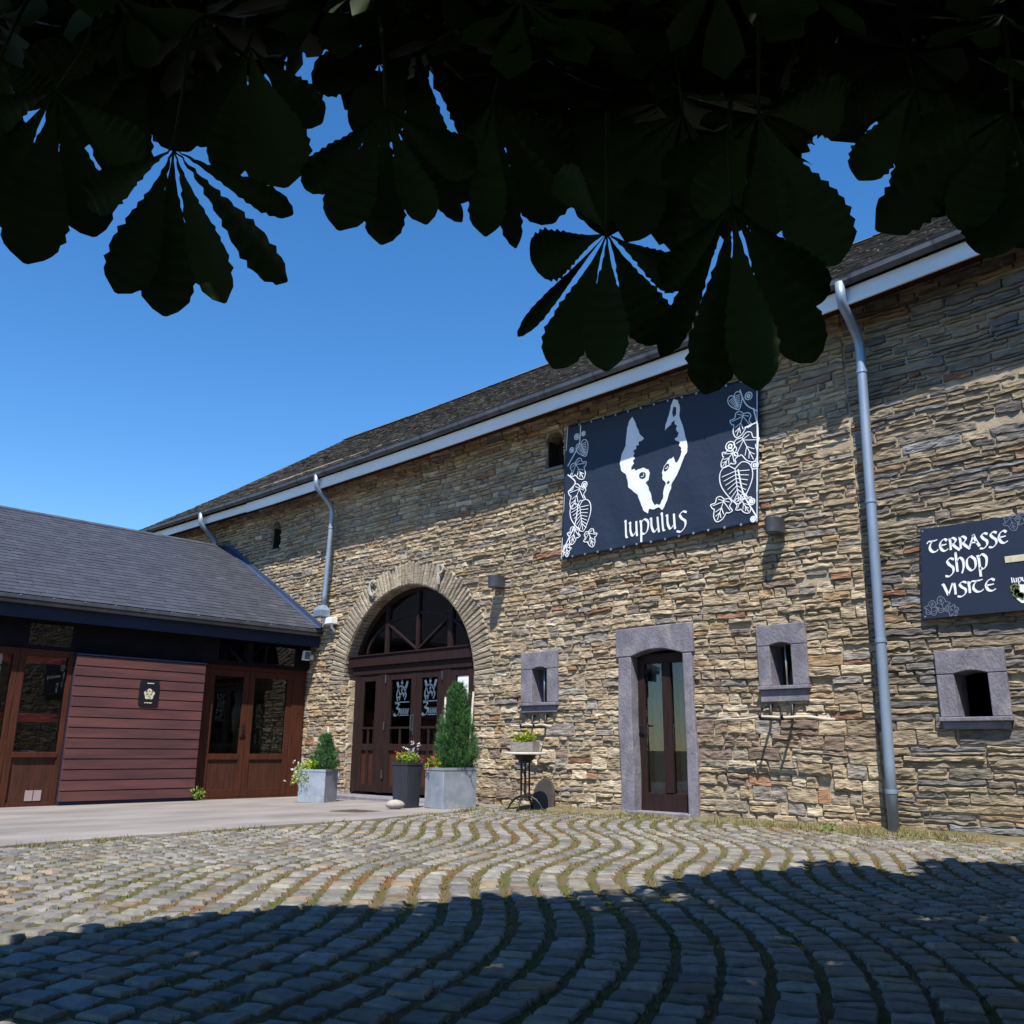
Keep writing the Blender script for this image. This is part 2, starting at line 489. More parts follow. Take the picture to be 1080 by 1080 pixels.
# concrete terrace in front of the annex and the arch
ty = np.concatenate([np.linspace(-8, 2.5, 6), np.linspace(2.7, 9.87, 30)])
tv, tf = [], []
for i, y in enumerate(ty):
    xe = terrace_edge(y) + 0.03 * math.sin(y * 3.1) + 0.02 * math.sin(y * 7.7)
    for x, dz in ((-15.6, 0), (-12, 0), (xe - 0.04, 0), (xe, -0.012), (xe + 0.01, -0.12)):
        tv.append((x, y, terrace_z(x) + dz))
for i in range(len(ty) - 1):
    for j in range(4): tf.append((i * 5 + j, i * 5 + j + 1, i * 5 + j + 6, i * 5 + j + 5))
t_ = MB(); t_.add(tv, np.array(tf))
o = t_.build('terrace', MAT['concrete'])
o['kind'] = 'structure'

# ---------------------------------------------------------------- long stone barn
barn = thing('stone_barn', 'long rubble stone barn with weathered slate roof, arched brown doorway and small bluestone windows', 'barn', (-9.0, D, 0.0))
XL, XR = -21.3, 3.0
# openings: x0, x1, z0, z1 (outer edge of the dressed stone)
WINS = [(-9.15, -8.45, 1.30, 2.17), (-5.28, -4.66, 1.345, 2.245), (-3.26, -2.60, 1.02, 1.81)]
DOOR = (-7.36, -6.19, -0.1, 2.37)
SLITS = [(-8.68, -8.34, 4.95, 5.54), (-16.48, -16.14, 4.80, 5.42)]
AX, AZ, ARX, ARZ = -11.93, 1.85, 1.72, 1.67      # arch centre and inner radii
RING = 0.44
JL, JR = -13.42, -10.20

HOLES = [(a + .04, b - .04, c + .04, d - .04) for a, b, c, d in WINS + [DOOR]] + [(a, b, c, d) for a, b, c, d in SLITS]
def arch_half(z, grow=0.0):
    k = 1 - ((z - AZ) / (ARZ + grow)) ** 2
    return (ARX + grow) * math.sqrt(k) if k > 0 else 0.0

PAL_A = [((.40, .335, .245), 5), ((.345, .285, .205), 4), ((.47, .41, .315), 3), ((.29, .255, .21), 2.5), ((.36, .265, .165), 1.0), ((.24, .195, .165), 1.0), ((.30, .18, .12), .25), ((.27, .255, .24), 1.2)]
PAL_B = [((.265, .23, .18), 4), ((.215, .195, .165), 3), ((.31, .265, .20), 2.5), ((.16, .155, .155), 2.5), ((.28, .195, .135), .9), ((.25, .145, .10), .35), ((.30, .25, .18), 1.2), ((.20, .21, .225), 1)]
def pick(pal):
    t = random.random() * sum(w for _, w in pal)
    for c, w in pal:
        t -= w
        if t <= 0: break
    c = np.array(c)
    return c * np.array([1.02, .98, .925]) * random.uniform(0.84, 1.12)
wb = Blocks()
UX, UZ, UN = (1, 0, 0), (0, 0, 1), (0, -1, 0)
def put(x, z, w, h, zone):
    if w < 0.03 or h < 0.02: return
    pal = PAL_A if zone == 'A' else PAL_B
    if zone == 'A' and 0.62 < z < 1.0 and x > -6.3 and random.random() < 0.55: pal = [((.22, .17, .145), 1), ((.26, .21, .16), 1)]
    pieces = [(x, z, w, h)]
    if h > 0.085 and random.random() < (0.28 if zone == 'A' else 0.5):
        k = random.uniform(0.35, 0.65)
        pieces = [(x, z, w, h * k), (x, z + h * k, w, h * (1 - k))]
    for (a, b, c, d) in pieces:
        sub = [(a, c)]
        if c > 0.3 and d > 0.05 and random.random() < 0.15: kk = random.uniform(.3, .7); sub = [(a, c * kk), (a + c * kk, c * (1 - kk))]
        for aa, cc in sub:
            gp = random.uniform(0.001, 0.006)
            wb.add((aa + gp, D, b + gp), UX, UZ, UN, cc - 2 * gp, d - 2 * gp, pick(pal), depth=0.032, rad=random.uniform(0.005, 0.013),
                   proud=random.gauss(0, 0.008) - (0.03 if random.random() < 0.012 else 0), res=(0.026, 0.013))
def lay(x0, x1, z0, z1, zone):
    if zone == 'A': lo, hi = (0.16, 0.50) if z0 < 3 else (0.14, 0.55)
    else: lo, hi = (0.2, 0.85)
    x = x0
    while x < x1 - 1e-4:
        w = random.uniform(lo, hi) * random.uniform(0.7, 1.1)
        if x1 - (x + w) < 0.13: w = x1 - x
        put(x, z0, w, z1 - z0, zone)
        x += w
def rows(xa, xb, zone, ztop):
    z = -0.06
    while z < ztop:
        if zone == 'A': h = random.uniform(0.10, 0.18) if z < 1.1 else random.uniform(0.07, 0.14) if z < 2.6 else random.uniform(0.05, 0.105)
        else: h = random.uniform(0.09, 0.17) if z < 1.2 else random.uniform(0.05, 0.12)
        z1 = z + h
        zm = z + h / 2
        bl = []
        for (a, b, c, d) in HOLES:
            if z1 <= c + .005 or z >= d - .005 or b < xa or a > xb: continue
            bl.append((a, b))
            if z1 - d > 0.025: put(a, d, b - a, z1 - d, zone)
            if c - z > 0.025: put(a, z, b - a, c - z, zone)
        if xa < AX < xb:
            if zm < AZ: bl.append((JL, JR))
            else:
                w = arch_half(zm, RING - 0.03)
                if w > 0: bl.append((AX - w, AX + w))
        if zm < 2.75 and xa < -15: bl.append((-99, -15.0))
        bl.sort()
        x = xa
        for a, b in bl:
            if a > x: lay(x, min(a, xb), z, z1, zone)
            x = max(x, b)
        if x < xb: lay(x, xb, z, z1, zone)
        z = z1
SPLIT = -3.93
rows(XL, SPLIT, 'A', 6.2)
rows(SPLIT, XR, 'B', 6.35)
# rubble reveals of the arched opening
for (xj, un, ux) in ((JL, (1, 0, 0), (0, 1, 0)), (JR, (-1, 0, 0), (0, 1, 0))):
    z = -0.06
    while z < AZ + 0.02:
        h = random.uniform(0.12, 0.2)
        wb.add((xj, D - 0.005, z), ux, UZ, un, 0.3, h - 0.015, pick(PAL_A), depth=0.03, rad=0.02, proud=random.gauss(0, .006))
        z += h
def warp(p):
    p = p.copy()
    x, z = p[:, 0], p[:, 2]
    p[:, 2] += (0.016 * np.sin(x * 0.9 + 1) + 0.011 * np.sin(2.3 * x + z * 2)) * np.clip(z * 2, 0, 1)
    p[:, 1] += 0.02 * np.sin(x * 0.7 + z * 0.9) * np.clip(z, 0, 1) * 0.3
    return p
mb = wb.mesh(0.019, (11, 9, 23), (26, 16, 55), 0.014, 12, warp)
# mortar bed and wall core behind the stones, left open at the doors and windows
xs = sorted(set([XL, XR, JL, JR] + [v for h in HOLES for v in h[:2]] + list(np.round(np.linspace(AX - ARX - .2, AX + ARX + .2, 40), 3))))
zs = sorted(set([-0.4, 6.35, AZ] + [v for h in HOLES for v in h[2:]] + list(np.round(np.linspace(AZ, AZ + ARZ + .2, 26), 3))))
def is_hole(x, z):
    for a, b, c, d in HOLES:
        if a < x < b and c < z < d: return True
    if z < AZ: return JL < x < JR
    return abs(x - AX) < arch_half(z, 0.1)
nx, nz = len(xs) - 1, len(zs) - 1
hole = [[is_hole((xs[i] + xs[i + 1]) / 2, (zs[j] + zs[j + 1]) / 2) for j in range(nz)] for i in range(nx)]
Y0, Y1 = D + 0.029, D + 0.55
core = MB()
vid = {}
cv, cf = [], []
def V_(i, j, b):
    k = (i, j, b)
    if k not in vid:
        vid[k] = len(cv)
        cv.append((xs[i], Y1 if b else Y0, zs[j]))
    return vid[k]
for i in range(nx):
    for j in range(nz):
        if hole[i][j]: continue
        cf.append((V_(i, j, 0), V_(i + 1, j, 0), V_(i + 1, j + 1, 0), V_(i, j + 1, 0)))
        cf.append((V_(i, j, 1), V_(i, j + 1, 1), V_(i + 1, j + 1, 1), V_(i + 1, j, 1)))
        for di, dj, (a, b) in ((-1, 0, ((i, j), (i, j + 1))), (1, 0, ((i + 1, j), (i + 1, j + 1))), (0, -1, ((i, j), (i + 1, j))), (0, 1, ((i, j + 1), (i + 1, j + 1)))):
            ii, jj = i + di, j + dj
            if not (0 <= ii < nx and 0 <= jj < nz) or hole[ii][jj]:
                cf.append((V_(*a, 0), V_(*b, 0), V_(*b, 1), V_(*a, 1)))
core.add(cv, np.array(cf))
wall = mb.build('wall', MAT['stone'], barn)
core.build('mortar_bed', MAT['mortar'], barn)
# arch of thin stones on edge, each tapering towards the opening
ar = MB()
vb = Blocks()
NV = 74
for i in range(NV):
    a0 = math.pi * (-0.02 + 1.04 * i / NV); a1 = math.pi * (-0.02 + 1.04 * (i + 1) / NV); am = (a0 + a1) / 2
    rad = np.array([math.cos(am), 0, math.sin(am)]); tan = np.array([math.sin(am), 0, -math.cos(am)])
    c0 = np.array([AX + ARX * math.cos(am), D, AZ + ARZ * math.sin(am)])
    w = math.hypot(ARX * (math.cos(a1) - math.cos(a0)), ARZ * (math.sin(a1) - math.sin(a0))) * 1.1
    c = np.array([.325, .275, .21]) * random.uniform(0.78, 1.12)
    vb.add(c0 - tan * (w / 2 - .003) - rad * 0.0, tan, rad, UN, w - 0.006, RING + random.uniform(-.04, .04), c, depth=0.016, rad=0.007, proud=0.002 + random.gauss(0, .003), res=(.03, .05))
    # underside
    vb.add(c0 - tan * (w / 2 - .003) + np.array([0, -.008, 0]), tan, (0, 1, 0), -rad, w - 0.006, 0.34, c * 0.95, depth=0.02, rad=0.012, proud=0, res=(.03, .06))
am_ = vb.mesh(0.010, (9, 9, 9), (25, 25, 25), 0.006, 9)
am_.build('door_arch', MAT['stone'], barn)
# side and back walls
sw = MB()
sw.box(XL - .02, XL + .5, D + .06, D + 8, -.4, 5.9)
sw.box(XR - .5, XR + .02, D + .06, D + 8, -.4, 5.9)
sw.box(XL, XR, D + 7.5, D + 8.02, -.4, 5.9)
sw.build('back_wall', MAT['mortar'], barn)
fl = MB(); fl.box(XL + .5, XR - .5, D + .56, D + 7.5, 3.0, 3.1); fl.build('loft_floor', MAT['dark_room'], barn)
pt = MB(); pt.box(XL + .5, XR - .5, D + 3.2, D + 3.25, -.05, 3.0); pt.build('inner_partition', MAT['dark_room'], barn)

# roof
def zo(x): return np.interp(x, [-22, -16, -11, -6, -4, -2, 4], [0.06, -0.02, 0.0, 0.07, 0.13, 0.24, 0.34])   # the old eaves sag
EB = 5.61                                   # underside of the eaves board
RY, RZ = D + 3.5, 8.78                      # ridge
EY, EZ = D - 0.60, 5.905                     # lower roof edge
rt = MB()
NC = 34
L_ = math.hypot(RY - EY, RZ - EZ)
up = np.array([0, (RY - EY) / L_, (RZ - EZ) / L_]); nrm = np.array([0, -up[2], up[1]])
def hipx(f): return -21.75 + f * 2.9
for r in range(NC):
    f = r / NC
    x = hipx(f) + random.uniform(0, .1)
    while x < XR + .25:
        w = random.uniform(0.15, 0.26)
        p = np.array([x, EY, EZ + zo(x)]) + up * (r * L_ / NC) + np.array([0, 0, 0.10 * math.sin(math.pi * f) * -0.5])
        g0 = random.uniform(0.085, 0.165)
        c = np.array([g0 * 1.12, g0, g0 * 0.88])
        if random.random() < .12: c = c * np.array([0.7, .72, .75])
        ln = L_ / NC * 1.35
        j = random.gauss(0, .004)
        rt.obox(p + up * (ln / 2 + random.gauss(0, .008)) + nrm * (0.012 + j), np.array([w / 2 - .004, 0, 0]), up * ln / 2 - nrm * 0.010, nrm * 0.006, c)
        x += w
# under-boards, far slope and hip end
zr = lambda x: RZ + zo(x)
xsr = [-21.75, -20, -18.85, -16, -11, -6, -4, -2, XR + .3]
u0 = []
for x in xsr: u0 += [(x, EY + .02, EZ + zo(x) - .03), (max(x, -18.85), RY, zr(x) - .03), (x, 2 * RY - EY, EZ + zo(x))]
uf = []
for i in range(len(xsr) - 1): uf += [(3 * i, 3 * i + 3, 3 * i + 4, 3 * i + 1), (3 * i + 1, 3 * i + 4, 3 * i + 5, 3 * i + 2)]
rt.add(u0, np.array(uf), (.09, .08, .07))
rt.add([(-21.75, EY + .02, EZ - .0), (-18.85, RY, RZ - .03), (-21.75, 2 * RY - EY, EZ)], [(0, 1, 2)], (.1, .09, .08))
rt.add([(XR + .3, EY + .02, EZ + .3), (XR + .3, RY, RZ + .3), (XR + .3, 2 * RY - EY, EZ + .3)], [(0, 1, 2)], (.1, .09, .08))
roof = rt.build('roof', MAT['slate_old'], barn)
rc = MB()
x = -18.9
while x < XR:
    w = 0.42
    zz = RZ + zo(x) + .02
    rc.prism([(RY - .16, zz - .075), (RY, zz + .035 + random.gauss(0, .006)), (RY + .16, zz - .075), (RY, zz - .03)], x, x + w - .012, (.13, .12, .11), plane='yz')
    x += w
rc.build('ridge_cap', MAT['slate_old'], roof)
# eaves: soffit, white boards, half round gutter
sf = MB()
xe_ = np.linspace(XL - .3, XR + .3, 30)
sv, sfc = [], []
for x in xe_: sv += [(x, D - .47, EB + zo(x) + .06), (x, D + .1, EB + zo(x) + .22)]
for i in range(29): sfc.append((2 * i, 2 * i + 1, 2 * i + 3, 2 * i + 2))
sf.add(sv, np.array(sfc)); sf.build('soffit', MAT['wood_panel'], barn)
def fascia(x0, x1, y, hb, ht):
    b = MB()
    xx = np.linspace(x0, x1, 24)
    v, f = [], []
    for x in xx:
        z0, z1 = EB + zo(x) + hb, EB + zo(x) + ht
        v += [(x, y, z0), (x, y, z1), (x, y + .025, z1), (x, y + .025, z0)]
    for i in range(23):
        for j in range(4): f.append((4 * i + j, 4 * i + (j + 1) % 4, 4 * i + 4 + (j + 1) % 4, 4 * i + 4 + j))
    f += [(3, 2, 1, 0), (92, 93, 94, 95)]
    b.add(v, f)
    return b
fascia(-16.75, XR + .3, D - .5, 0, .20).build('fascia_board', MAT['white_paint'], barn)
o = fascia(-21.7, -16.75, D - .47, 0.03, .20).build('fascia_board', MAT['white_paint'], barn)
gt = MB()
xx = np.linspace(-21.8, XR + .3, 44)
prof = [(-.003, .0), (-.010, -.055), (-.045, -.095), (-.085, -.095), (-.118, -.06), (-.125, .0), (-.133, .010), (-.118, .010), (-.111, -.052), (-.08, -.085), (-.045, -.085), (-.02, -.05), (-.014, .0)]
v, f = [], []
for x in xx:
    for dy, dz in prof: v.append((x, D - .5 + dy, EB + zo(x) + .305 + dz))
k = len(prof)
for i in range(43):
    for j in range(k): f.append((i * k + j, i * k + (j + 1) % k, (i + 1) * k + (j + 1) % k, (i + 1) * k + j))
gt.add(v, np.array(f))
gutter = gt.build('gutter', MAT['zinc_dark'], barn)
for x in np.arange(-21.2, XR, 0.93):
    gj = MB()
    for (y0, z0), (y1, z1) in zip(prof[1:6], prof[2:7]):
        gj.beam((x, D - .5 + y0 * 1.02 - .001, EB + zo(x) + .305 + z0 - .003), (x, D - .5 + y1 * 1.02 - .001, EB + zo(x) + .305 + z1 - .003), .03, .005, up=(0, -.7, .7))
    gj.build('gutter_clip', MAT['grey_metal'], gutter)
# downpipes
def downpipe(xt, xb, z0, r, label, swan=True, hopper=False):
    ztop = EB + float(zo(xt)) + .235
    yb = D - .17
    b = MB()
    pts = [(xt, D - .585, ztop + .02), (xt, D - .585, ztop - .16), (xt - (xt - xb) * .05, D - .55, ztop - .24), (xt, D - .40, ztop - .36), (xt, D - .24, ztop - .50), (xt, yb - .01, ztop - .60), (xt, yb, ztop - .72)]
    n = 8
    for i in range(1, n + 1):
        tt = i / n
        pts.append((xt + (xb - xt) * tt, yb, ztop - .72 + (z0 - ztop + .72) * tt))
    b.tube(pts, r, 14)
    p = b.build('downpipe', MAT['zinc'], barn, smooth=True)
    p['label'] = label
    zz = ztop - .95
    while zz > z0 + .3:
        c = MB()
        tt = (ztop - .72 - zz) / (ztop - .72 - z0)
        x = xt + (xb - xt) * tt
        c.lathe((x, yb, zz), [(r + .001, -.02), (r + .007, -.018), (r + .007, .018), (r + .001, .02)], 14)
        c.box(x - .012, x + .012, yb + r - .004, D + .02, zz - .012, zz + .012)
        zz -= 1.55
        c.build('pipe_clip', MAT['zinc'], p)
    if hopper:
        h = MB()
        cx_, cy_ = xb, yb - .02
        v = []
        for z, s in ((z0 - .20, .115), (z0 - .08, .125), (z0 + .02, .055)):
            v += [(cx_ - s, cy_ - s, z), (cx_ + s, cy_ - s, z), (cx_ + s, cy_ + min(s, .10), z), (cx_ - s, cy_ + min(s, .10), z)]
        f = [(3, 2, 1, 0), (8, 9, 10, 11)] + [(4 * i + j, 4 * i + (j + 1) % 4, 4 * i + 4 + (j + 1) % 4, 4 * i + 4 + j) for i in range(2) for j in range(4)]
        h.add(v, f)
        h.build('hopper', MAT['zinc'], p, bevel=.006)
    return p
downpipe(-3.66, -3.80, 0.0, .055, 'tall zinc downpipe between the second and third little window')
downpipe(-14.05, -14.15, 3.36, .047, 'zinc downpipe ending in a hopper on the annex gutter', hopper=True)
downpipe(-18.55, -18.6, 3.2, .055, 'zinc downpipe dropping behind the annex roof')

# dressed stone windows
def window(x0, x1, z0, z1, ox0, ox1, oz0, oz1, sill, bars, label):
    w = MB()
    yf, yb = D - .045, D + .34
    lh = z1 - oz1
    a = MB()
    nseg = 6
    arc = [(ox0 + (ox1 - ox0) * i / nseg, oz1 - .03 + .03 * math.sin(math.pi * i / nseg)) for i in range(nseg + 1)]
    w.prism([(x0, z1), (x1, z1), (x1, oz1 - .03)] + arc[::-1] + [(x0, oz1 - .03)], yf - .004, yb)
    root = w.build('window', MAT['bluestone'], barn, bevel=.008)
    root['label'] = label
    j = MB(); j.box(x0, ox0, yf, yb, oz0 - .0, oz1 - .032); j.build('jamb', MAT['bluestone'], root, bevel=.008)
    j = MB(); j.box(ox1, x1, yf, yb, oz0 - .0, oz1 - .032); j.build('jamb', MAT['bluestone'], root, bevel=.008)
    s = MB()
    s.box(x0 - .01, x1 + .01, yf - .035, yb, oz0 - .045, oz0 - .002)
    s.box(x0 + .01, x1 - .02, yf + .003, yb - .01, z0 + .0, oz0 - .047)
    s.build('sill', MAT['bluestone'], root, bevel=.007)
    if bars:
        b = MB(); b.tube([((ox0 + ox1) / 2 + .02, D + .05, oz0 - .01), ((ox0 + ox1) / 2 + .02, D + .05, oz1)], .011, 8)
        b.build('iron_bar', MAT['steel'], root, smooth=True)
    if not bars: return
    b = MB()
    yg = D + .26
    fw = .035
    b.box(ox0 - .01, ox0 + fw, yg, yg + .04, oz0, oz1); b.box(ox1 - fw, ox1 + .01, yg, yg + .04, oz0, oz1)
    b.box(ox0 + fw, ox1 - fw, yg + .002, yg + .038, oz0, oz0 + fw); b.box(ox0 + fw, ox1 - fw, yg + .002, yg + .038, oz1 - fw - .02, oz1)
    b.build('frame', MAT['wood_dark'], root)
    p = MB(); p.box(ox0 + fw, ox1 - fw, yg + .015, yg + .021, oz0 + fw, oz1 - fw); p.build('pane', MAT['glass'], root)
window(*WINS[0], -8.93, -8.64, 1.44, 1.95, True, True, 'bluestone window above the bistro table')
window(*WINS[1], -5.12, -4.85, 1.53, 2.03, True, True, 'bluestone window beside the tall downpipe')
window(*WINS[2], -3.09, -2.77, 1.14, 1.60, True, False, 'bluestone window below the navy sign')
# narrow doorway
x0, x1, z1 = DOOR[0], DOOR[1], DOOR[3]
ox0, ox1, oz = -7.14, -6.33, 2.075
w = MB()
arc = [(ox0 + (ox1 - ox0) * i / 8, oz - .08 + .08 * math.sin(math.pi * i / 8)) for i in range(9)]
w.prism([(x0 - .02, z1), (x1 + .02, z1 + .01), (x1 + .02, oz - .08)] + arc[::-1] + [(x0 - .02, oz - .08)], D - .055, D + .3)
nd = w.build('doorway', MAT['bluestone'], barn, bevel=.012)
nd['label'] = 'bluestone doorway with tall narrow glazed door'
for pl in ([(x0 + .01, -.05), (ox0 - .005, -.05), (ox0 + .012, .5), (ox0 - .012, 1.2), (ox0, oz - .082), (x0 + .015, oz - .082), (x0 - .012, 1.1), (x0 + .02, .5)],
           [(ox1, -.05), (x1 - .005, -.05), (x1 + .02, .7), (x1 - .01, 1.4), (x1, oz - .082), (ox1, oz - .082), (ox1 + .008, 1.0)]):
    j = MB(); j.prism(pl, D - .05, D + .3); j.build('jamb', MAT['bluestone'], nd, bevel=.012)
s = MB(); s.box(ox0 - .1, ox1 + .04, D - .08, D + .3, -.06, .035); s.build('threshold', MAT['bluestone'], nd, bevel=.012)
dm = MB()
yd = D + .11
dm.box(ox0 - .03, ox0 + .10, yd, yd + .06, .036, 2.04); dm.box(ox1 - .08, ox1 + .02, yd, yd + .06, .036, 2.04)
dm.box(-6.76, -6.63, yd - .006, yd + .055, .26, 1.9)
dm.box(ox0 + .10, ox1 - .08, yd + .003, yd + .057, .036, .255); dm.box(ox0 + .10, ox1 - .08, yd + .003, yd + .057, 1.9, 2.03)
dm.build('door', MAT['wood_dark'], nd, bevel=.006)
p = MB(); p.box(ox0 + .101, -6.761, yd + .03, yd + .036, .256, 1.899); p.build('pane', MAT['glass'], nd)
p = MB(); p.box(-6.629, ox1 - .081, yd + .03, yd + .036, .256, 1.899); p.build('pane', MAT['glass'], nd)
h = MB()
h.box(ox0 + .025, ox0 + .055, yd - .012, yd, .98, 1.2)
h.tube([(ox0 + .04, yd - .01, 1.1), (ox0 + .04, yd - .055, 1.1), (ox0 + .05, yd - .06, 1.1), (ox0 + .13, yd - .06, 1.095)], .009, 8)
h.build('handle', MAT['iron'], nd)
cu = MB()
for (a, b) in ((ox0 + .13, -6.8), (-6.6, ox1 - .11)):
    n = 24
    xs_ = np.linspace(a, b, n); yy = yd + .14 + .018 * np.sin(np.arange(n) * 1.7)
    v = [(x, y, z) for z in (.3, 1.88) for x, y in zip(xs_, yy)]
    cu.add(v, np.array([(i, i + 1, n + i + 1, n + i) for i in range(n - 1)]))
cu.build('curtain', MAT['curtain'], nd, smooth=True)

# small arched ventilation slits under the eaves
for (a, b, c, d) in SLITS:
    s = MB()
    t = .05
    mx = (a + b) / 2; r = (b - a) / 2
    out = [(a - .0, c), (b + .0, c), (b, d - r)] + [(mx + r * math.cos(q), d - r + r * math.sin(q)) for q in np.linspace(0, math.pi, 9)[1:-1]] + [(a, d - r)]
    # spandrels closing the corners of the opening
    for sx in (0, 1):
        xe2 = b if sx == 0 else a
        qs = np.linspace(0, math.pi / 2, 6) if sx == 0 else np.linspace(math.pi, math.pi / 2, 6)
        poly = [(mx + r * math.cos(q), d - r + r * math.sin(q)) for q in qs] + [(xe2, d)]
        s.prism(poly, D + .0, D + .3, (.3, .25, .18))
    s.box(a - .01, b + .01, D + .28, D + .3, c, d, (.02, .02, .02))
    s.box(a - .002, a + .012, D + .06, D + .279, c, d, (.035, .032, .03)); s.box(b - .012, b + .002, D + .06, D + .279, c, d, (.035, .032, .03))  # near-black side linings: the slit's inner shade is put into their colour
    s.box(a - .03, b + .03, D - .05, D + .25, c - .04, c, (.27, .26, .25))
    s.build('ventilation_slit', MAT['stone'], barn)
# iron wall letters on the arch
def flat_ring(mb, cx, cz, rx, rz, w, a0, a1, y0, y1, n=22):
    q = np.linspace(a0, a1, n)
    o_ = [(cx + rx * math.cos(a), cz + rz * math.sin(a)) for a in q]
    i_ = [(cx + (rx - w) * math.cos(a), cz + (rz - w) * math.sin(a)) for a in q]
    for k in range(n - 1): mb.prism([o_[k], o_[k + 1], i_[k + 1], i_[k]], y0, y1)
m_ = MB()
flat_ring(m_, -12.83, 3.585, .11, .15, .04, R(40), R(320), D - .06, D - .03)
lt = m_.build('iron_letter', MAT['letter_white'], barn)
m_ = MB()
m_.box(-11.07, -11.025, D - .06, D - .03, 3.44, 3.78)
flat_ring(m_, -11.02, 3.70, .10, .085, .038, R(-90), R(90), D - .06, D - .03)
lt = m_.build('iron_letter', MAT['letter_white'], barn)
# ---------------------------------------------------------------- arched glazed doorway
yd = D + .14
fr = MB()
WD = MAT['wood_dark']
for a, b in ((-13.46, -13.30), (-12.70, -12.53), (-11.06, -10.88), (-10.32, -10.16)): fr.box(a, b, yd - .02, yd + .1, .04, 2.19)
fr.box(-13.5, -10.12, yd - .03, yd + .11, 2.05, 2.192)
fr.box(-13.7, -10.15, yd - .07, yd + .16, 2.195, 2.37)
fr.box(-13.68, -10.17, yd - .09, yd + .10, 2.373, 2.40)
frame = fr.build('arched_doorway', WD, barn, bevel=.006)
frame['label'] = 'dark brown arched doorway with fanlight and double doors'
# fanlight above the transom
yf_ = D + .25
fb = MB()
def arcpts(rx, rz, a0, a1, n, z0=2.40): return [(AX + rx * math.cos(a), z0 + rz * math.sin(a)) for a in np.linspace(a0, a1, n)]
o_ = [(AX + (ARX + .02) * math.cos(a), AZ + (ARZ + .02) * math.sin(a)) for a in np.linspace(R(19), R(161), 36)]
i_ = [(AX + (ARX - .07) * math.cos(a), AZ + (ARZ - .07) * math.sin(a)) for a in np.linspace(R(19), R(161), 36)]
for k in range(35): fb.prism([o_[k], o_[k + 1], i_[k + 1], i_[k]], yf_ - .02, yf_ + .05)
for x, w in ((-12.70, .08), (-11.86, .055), (-11.02, .11)):
    zt = AZ + (ARZ - .05) * math.sqrt(1 - ((x - AX) / ARX) ** 2)
    fb.box(x - w / 2, x + w / 2, yf_ - .03, yf_ + .045, 2.401, zt)
o_ = arcpts(1.36, .70, R(4), R(176), 26); i_ = arcpts(1.31, .65, R(4), R(176), 26)
for k in range(25): fb.prism([o_[k], o_[k + 1], i_[k + 1], i_[k]], yf_ - .012, yf_ + .03)
for sx in (-1, 1): fb.beam((-11.86, yf_ - .002, 2.43), (-11.86 + sx * .80, yf_ - .002, 2.93), .03, .05, up=(0, 1, 0))
fb.build('fanlight', WD, frame)
p = MB(); p.prism([(AX + (ARX) * math.cos(a), AZ + (ARZ) * math.sin(a)) for a in np.linspace(R(19), R(161), 30)], yf_ + .012, yf_ + .018)
p.build('pane', MAT['glass'], frame)
def leafdoor(x0, x1, name, hinge):
    b = MB()
    st = .125
    y0, y1 = yd - .012, yd + .05
    b.box(x0, x0 + st, y0, y1, .05, 2.045); b.box(x1 - st, x1, y0, y1, .05, 2.045)
    for za, zb in ((.05, .17), (.74, .85), (1.10, 1.135), (1.93, 2.044)): b.box(x0 + st, x1 - st, y0 + .003, y1 - .003, za, zb)
    mx = (x0 + x1) / 2
    b.box(mx - .018, mx + .018, y0 + .006, y1 - .006, .852, 1.098)
    b.box(mx - .03, mx + .03, y0 + .004, y1 - .006, .172, .738)
    d_ = b.build(name, WD, frame, bevel=.004)
    return (x0 + st, x1 - st)
g1 = leafdoor(-12.525, -11.735, 'door_leaf', 0)
g2 = leafdoor(-11.725, -11.065, 'door_leaf', 1)
leafdoor(-13.295, -12.705, 'side_panel', 0)
leafdoor(-10.875, -10.325, 'side_panel', 0)
for a, b in (g1, g2, (-13.17, -12.83), (-10.75, -10.45)):
    pn = MB(); pn.box(a, b, yd + .02, yd + .028, .171, .739)
    pn.build('lower_panel', MAT['wood_panel'], frame)
for a, b in (g1, g2, (-13.17, -12.83), (-10.75, -10.45)):
    p = MB(); p.box(a, b, yd + .015, yd + .021, .851, 1.929); p.build('pane', MAT['glass'], frame)
h = MB()
for x in (-11.78,):
    h.box(x - .022, x + .022, yd - .022, yd - .012, 1.0, 1.34)
    h.tube([(x, yd - .02, 1.31), (x, yd - .06, 1.31), (x, yd - .065, 1.25), (x, yd - .065, 1.13), (x, yd - .06, 1.07), (x, yd - .02, 1.07)], .011, 8)
h.build('door_handle', MAT['grey_metal'], frame)
for x in (-12.53, -11.06):
    for z in (.35, 1.15, 1.95):
        h = MB(); h.tube([(x, yd - .03, z - .07), (x, yd - .03, z + .07)], .014, 8)
        h.build('hinge', MAT['grey_metal'], frame)
ds = MB(); ds.box(-13.75, -9.95, D - .32, D + .3, -.25, .0); ds.build('doorstep', MAT['bluestone'], barn, bevel=.015)

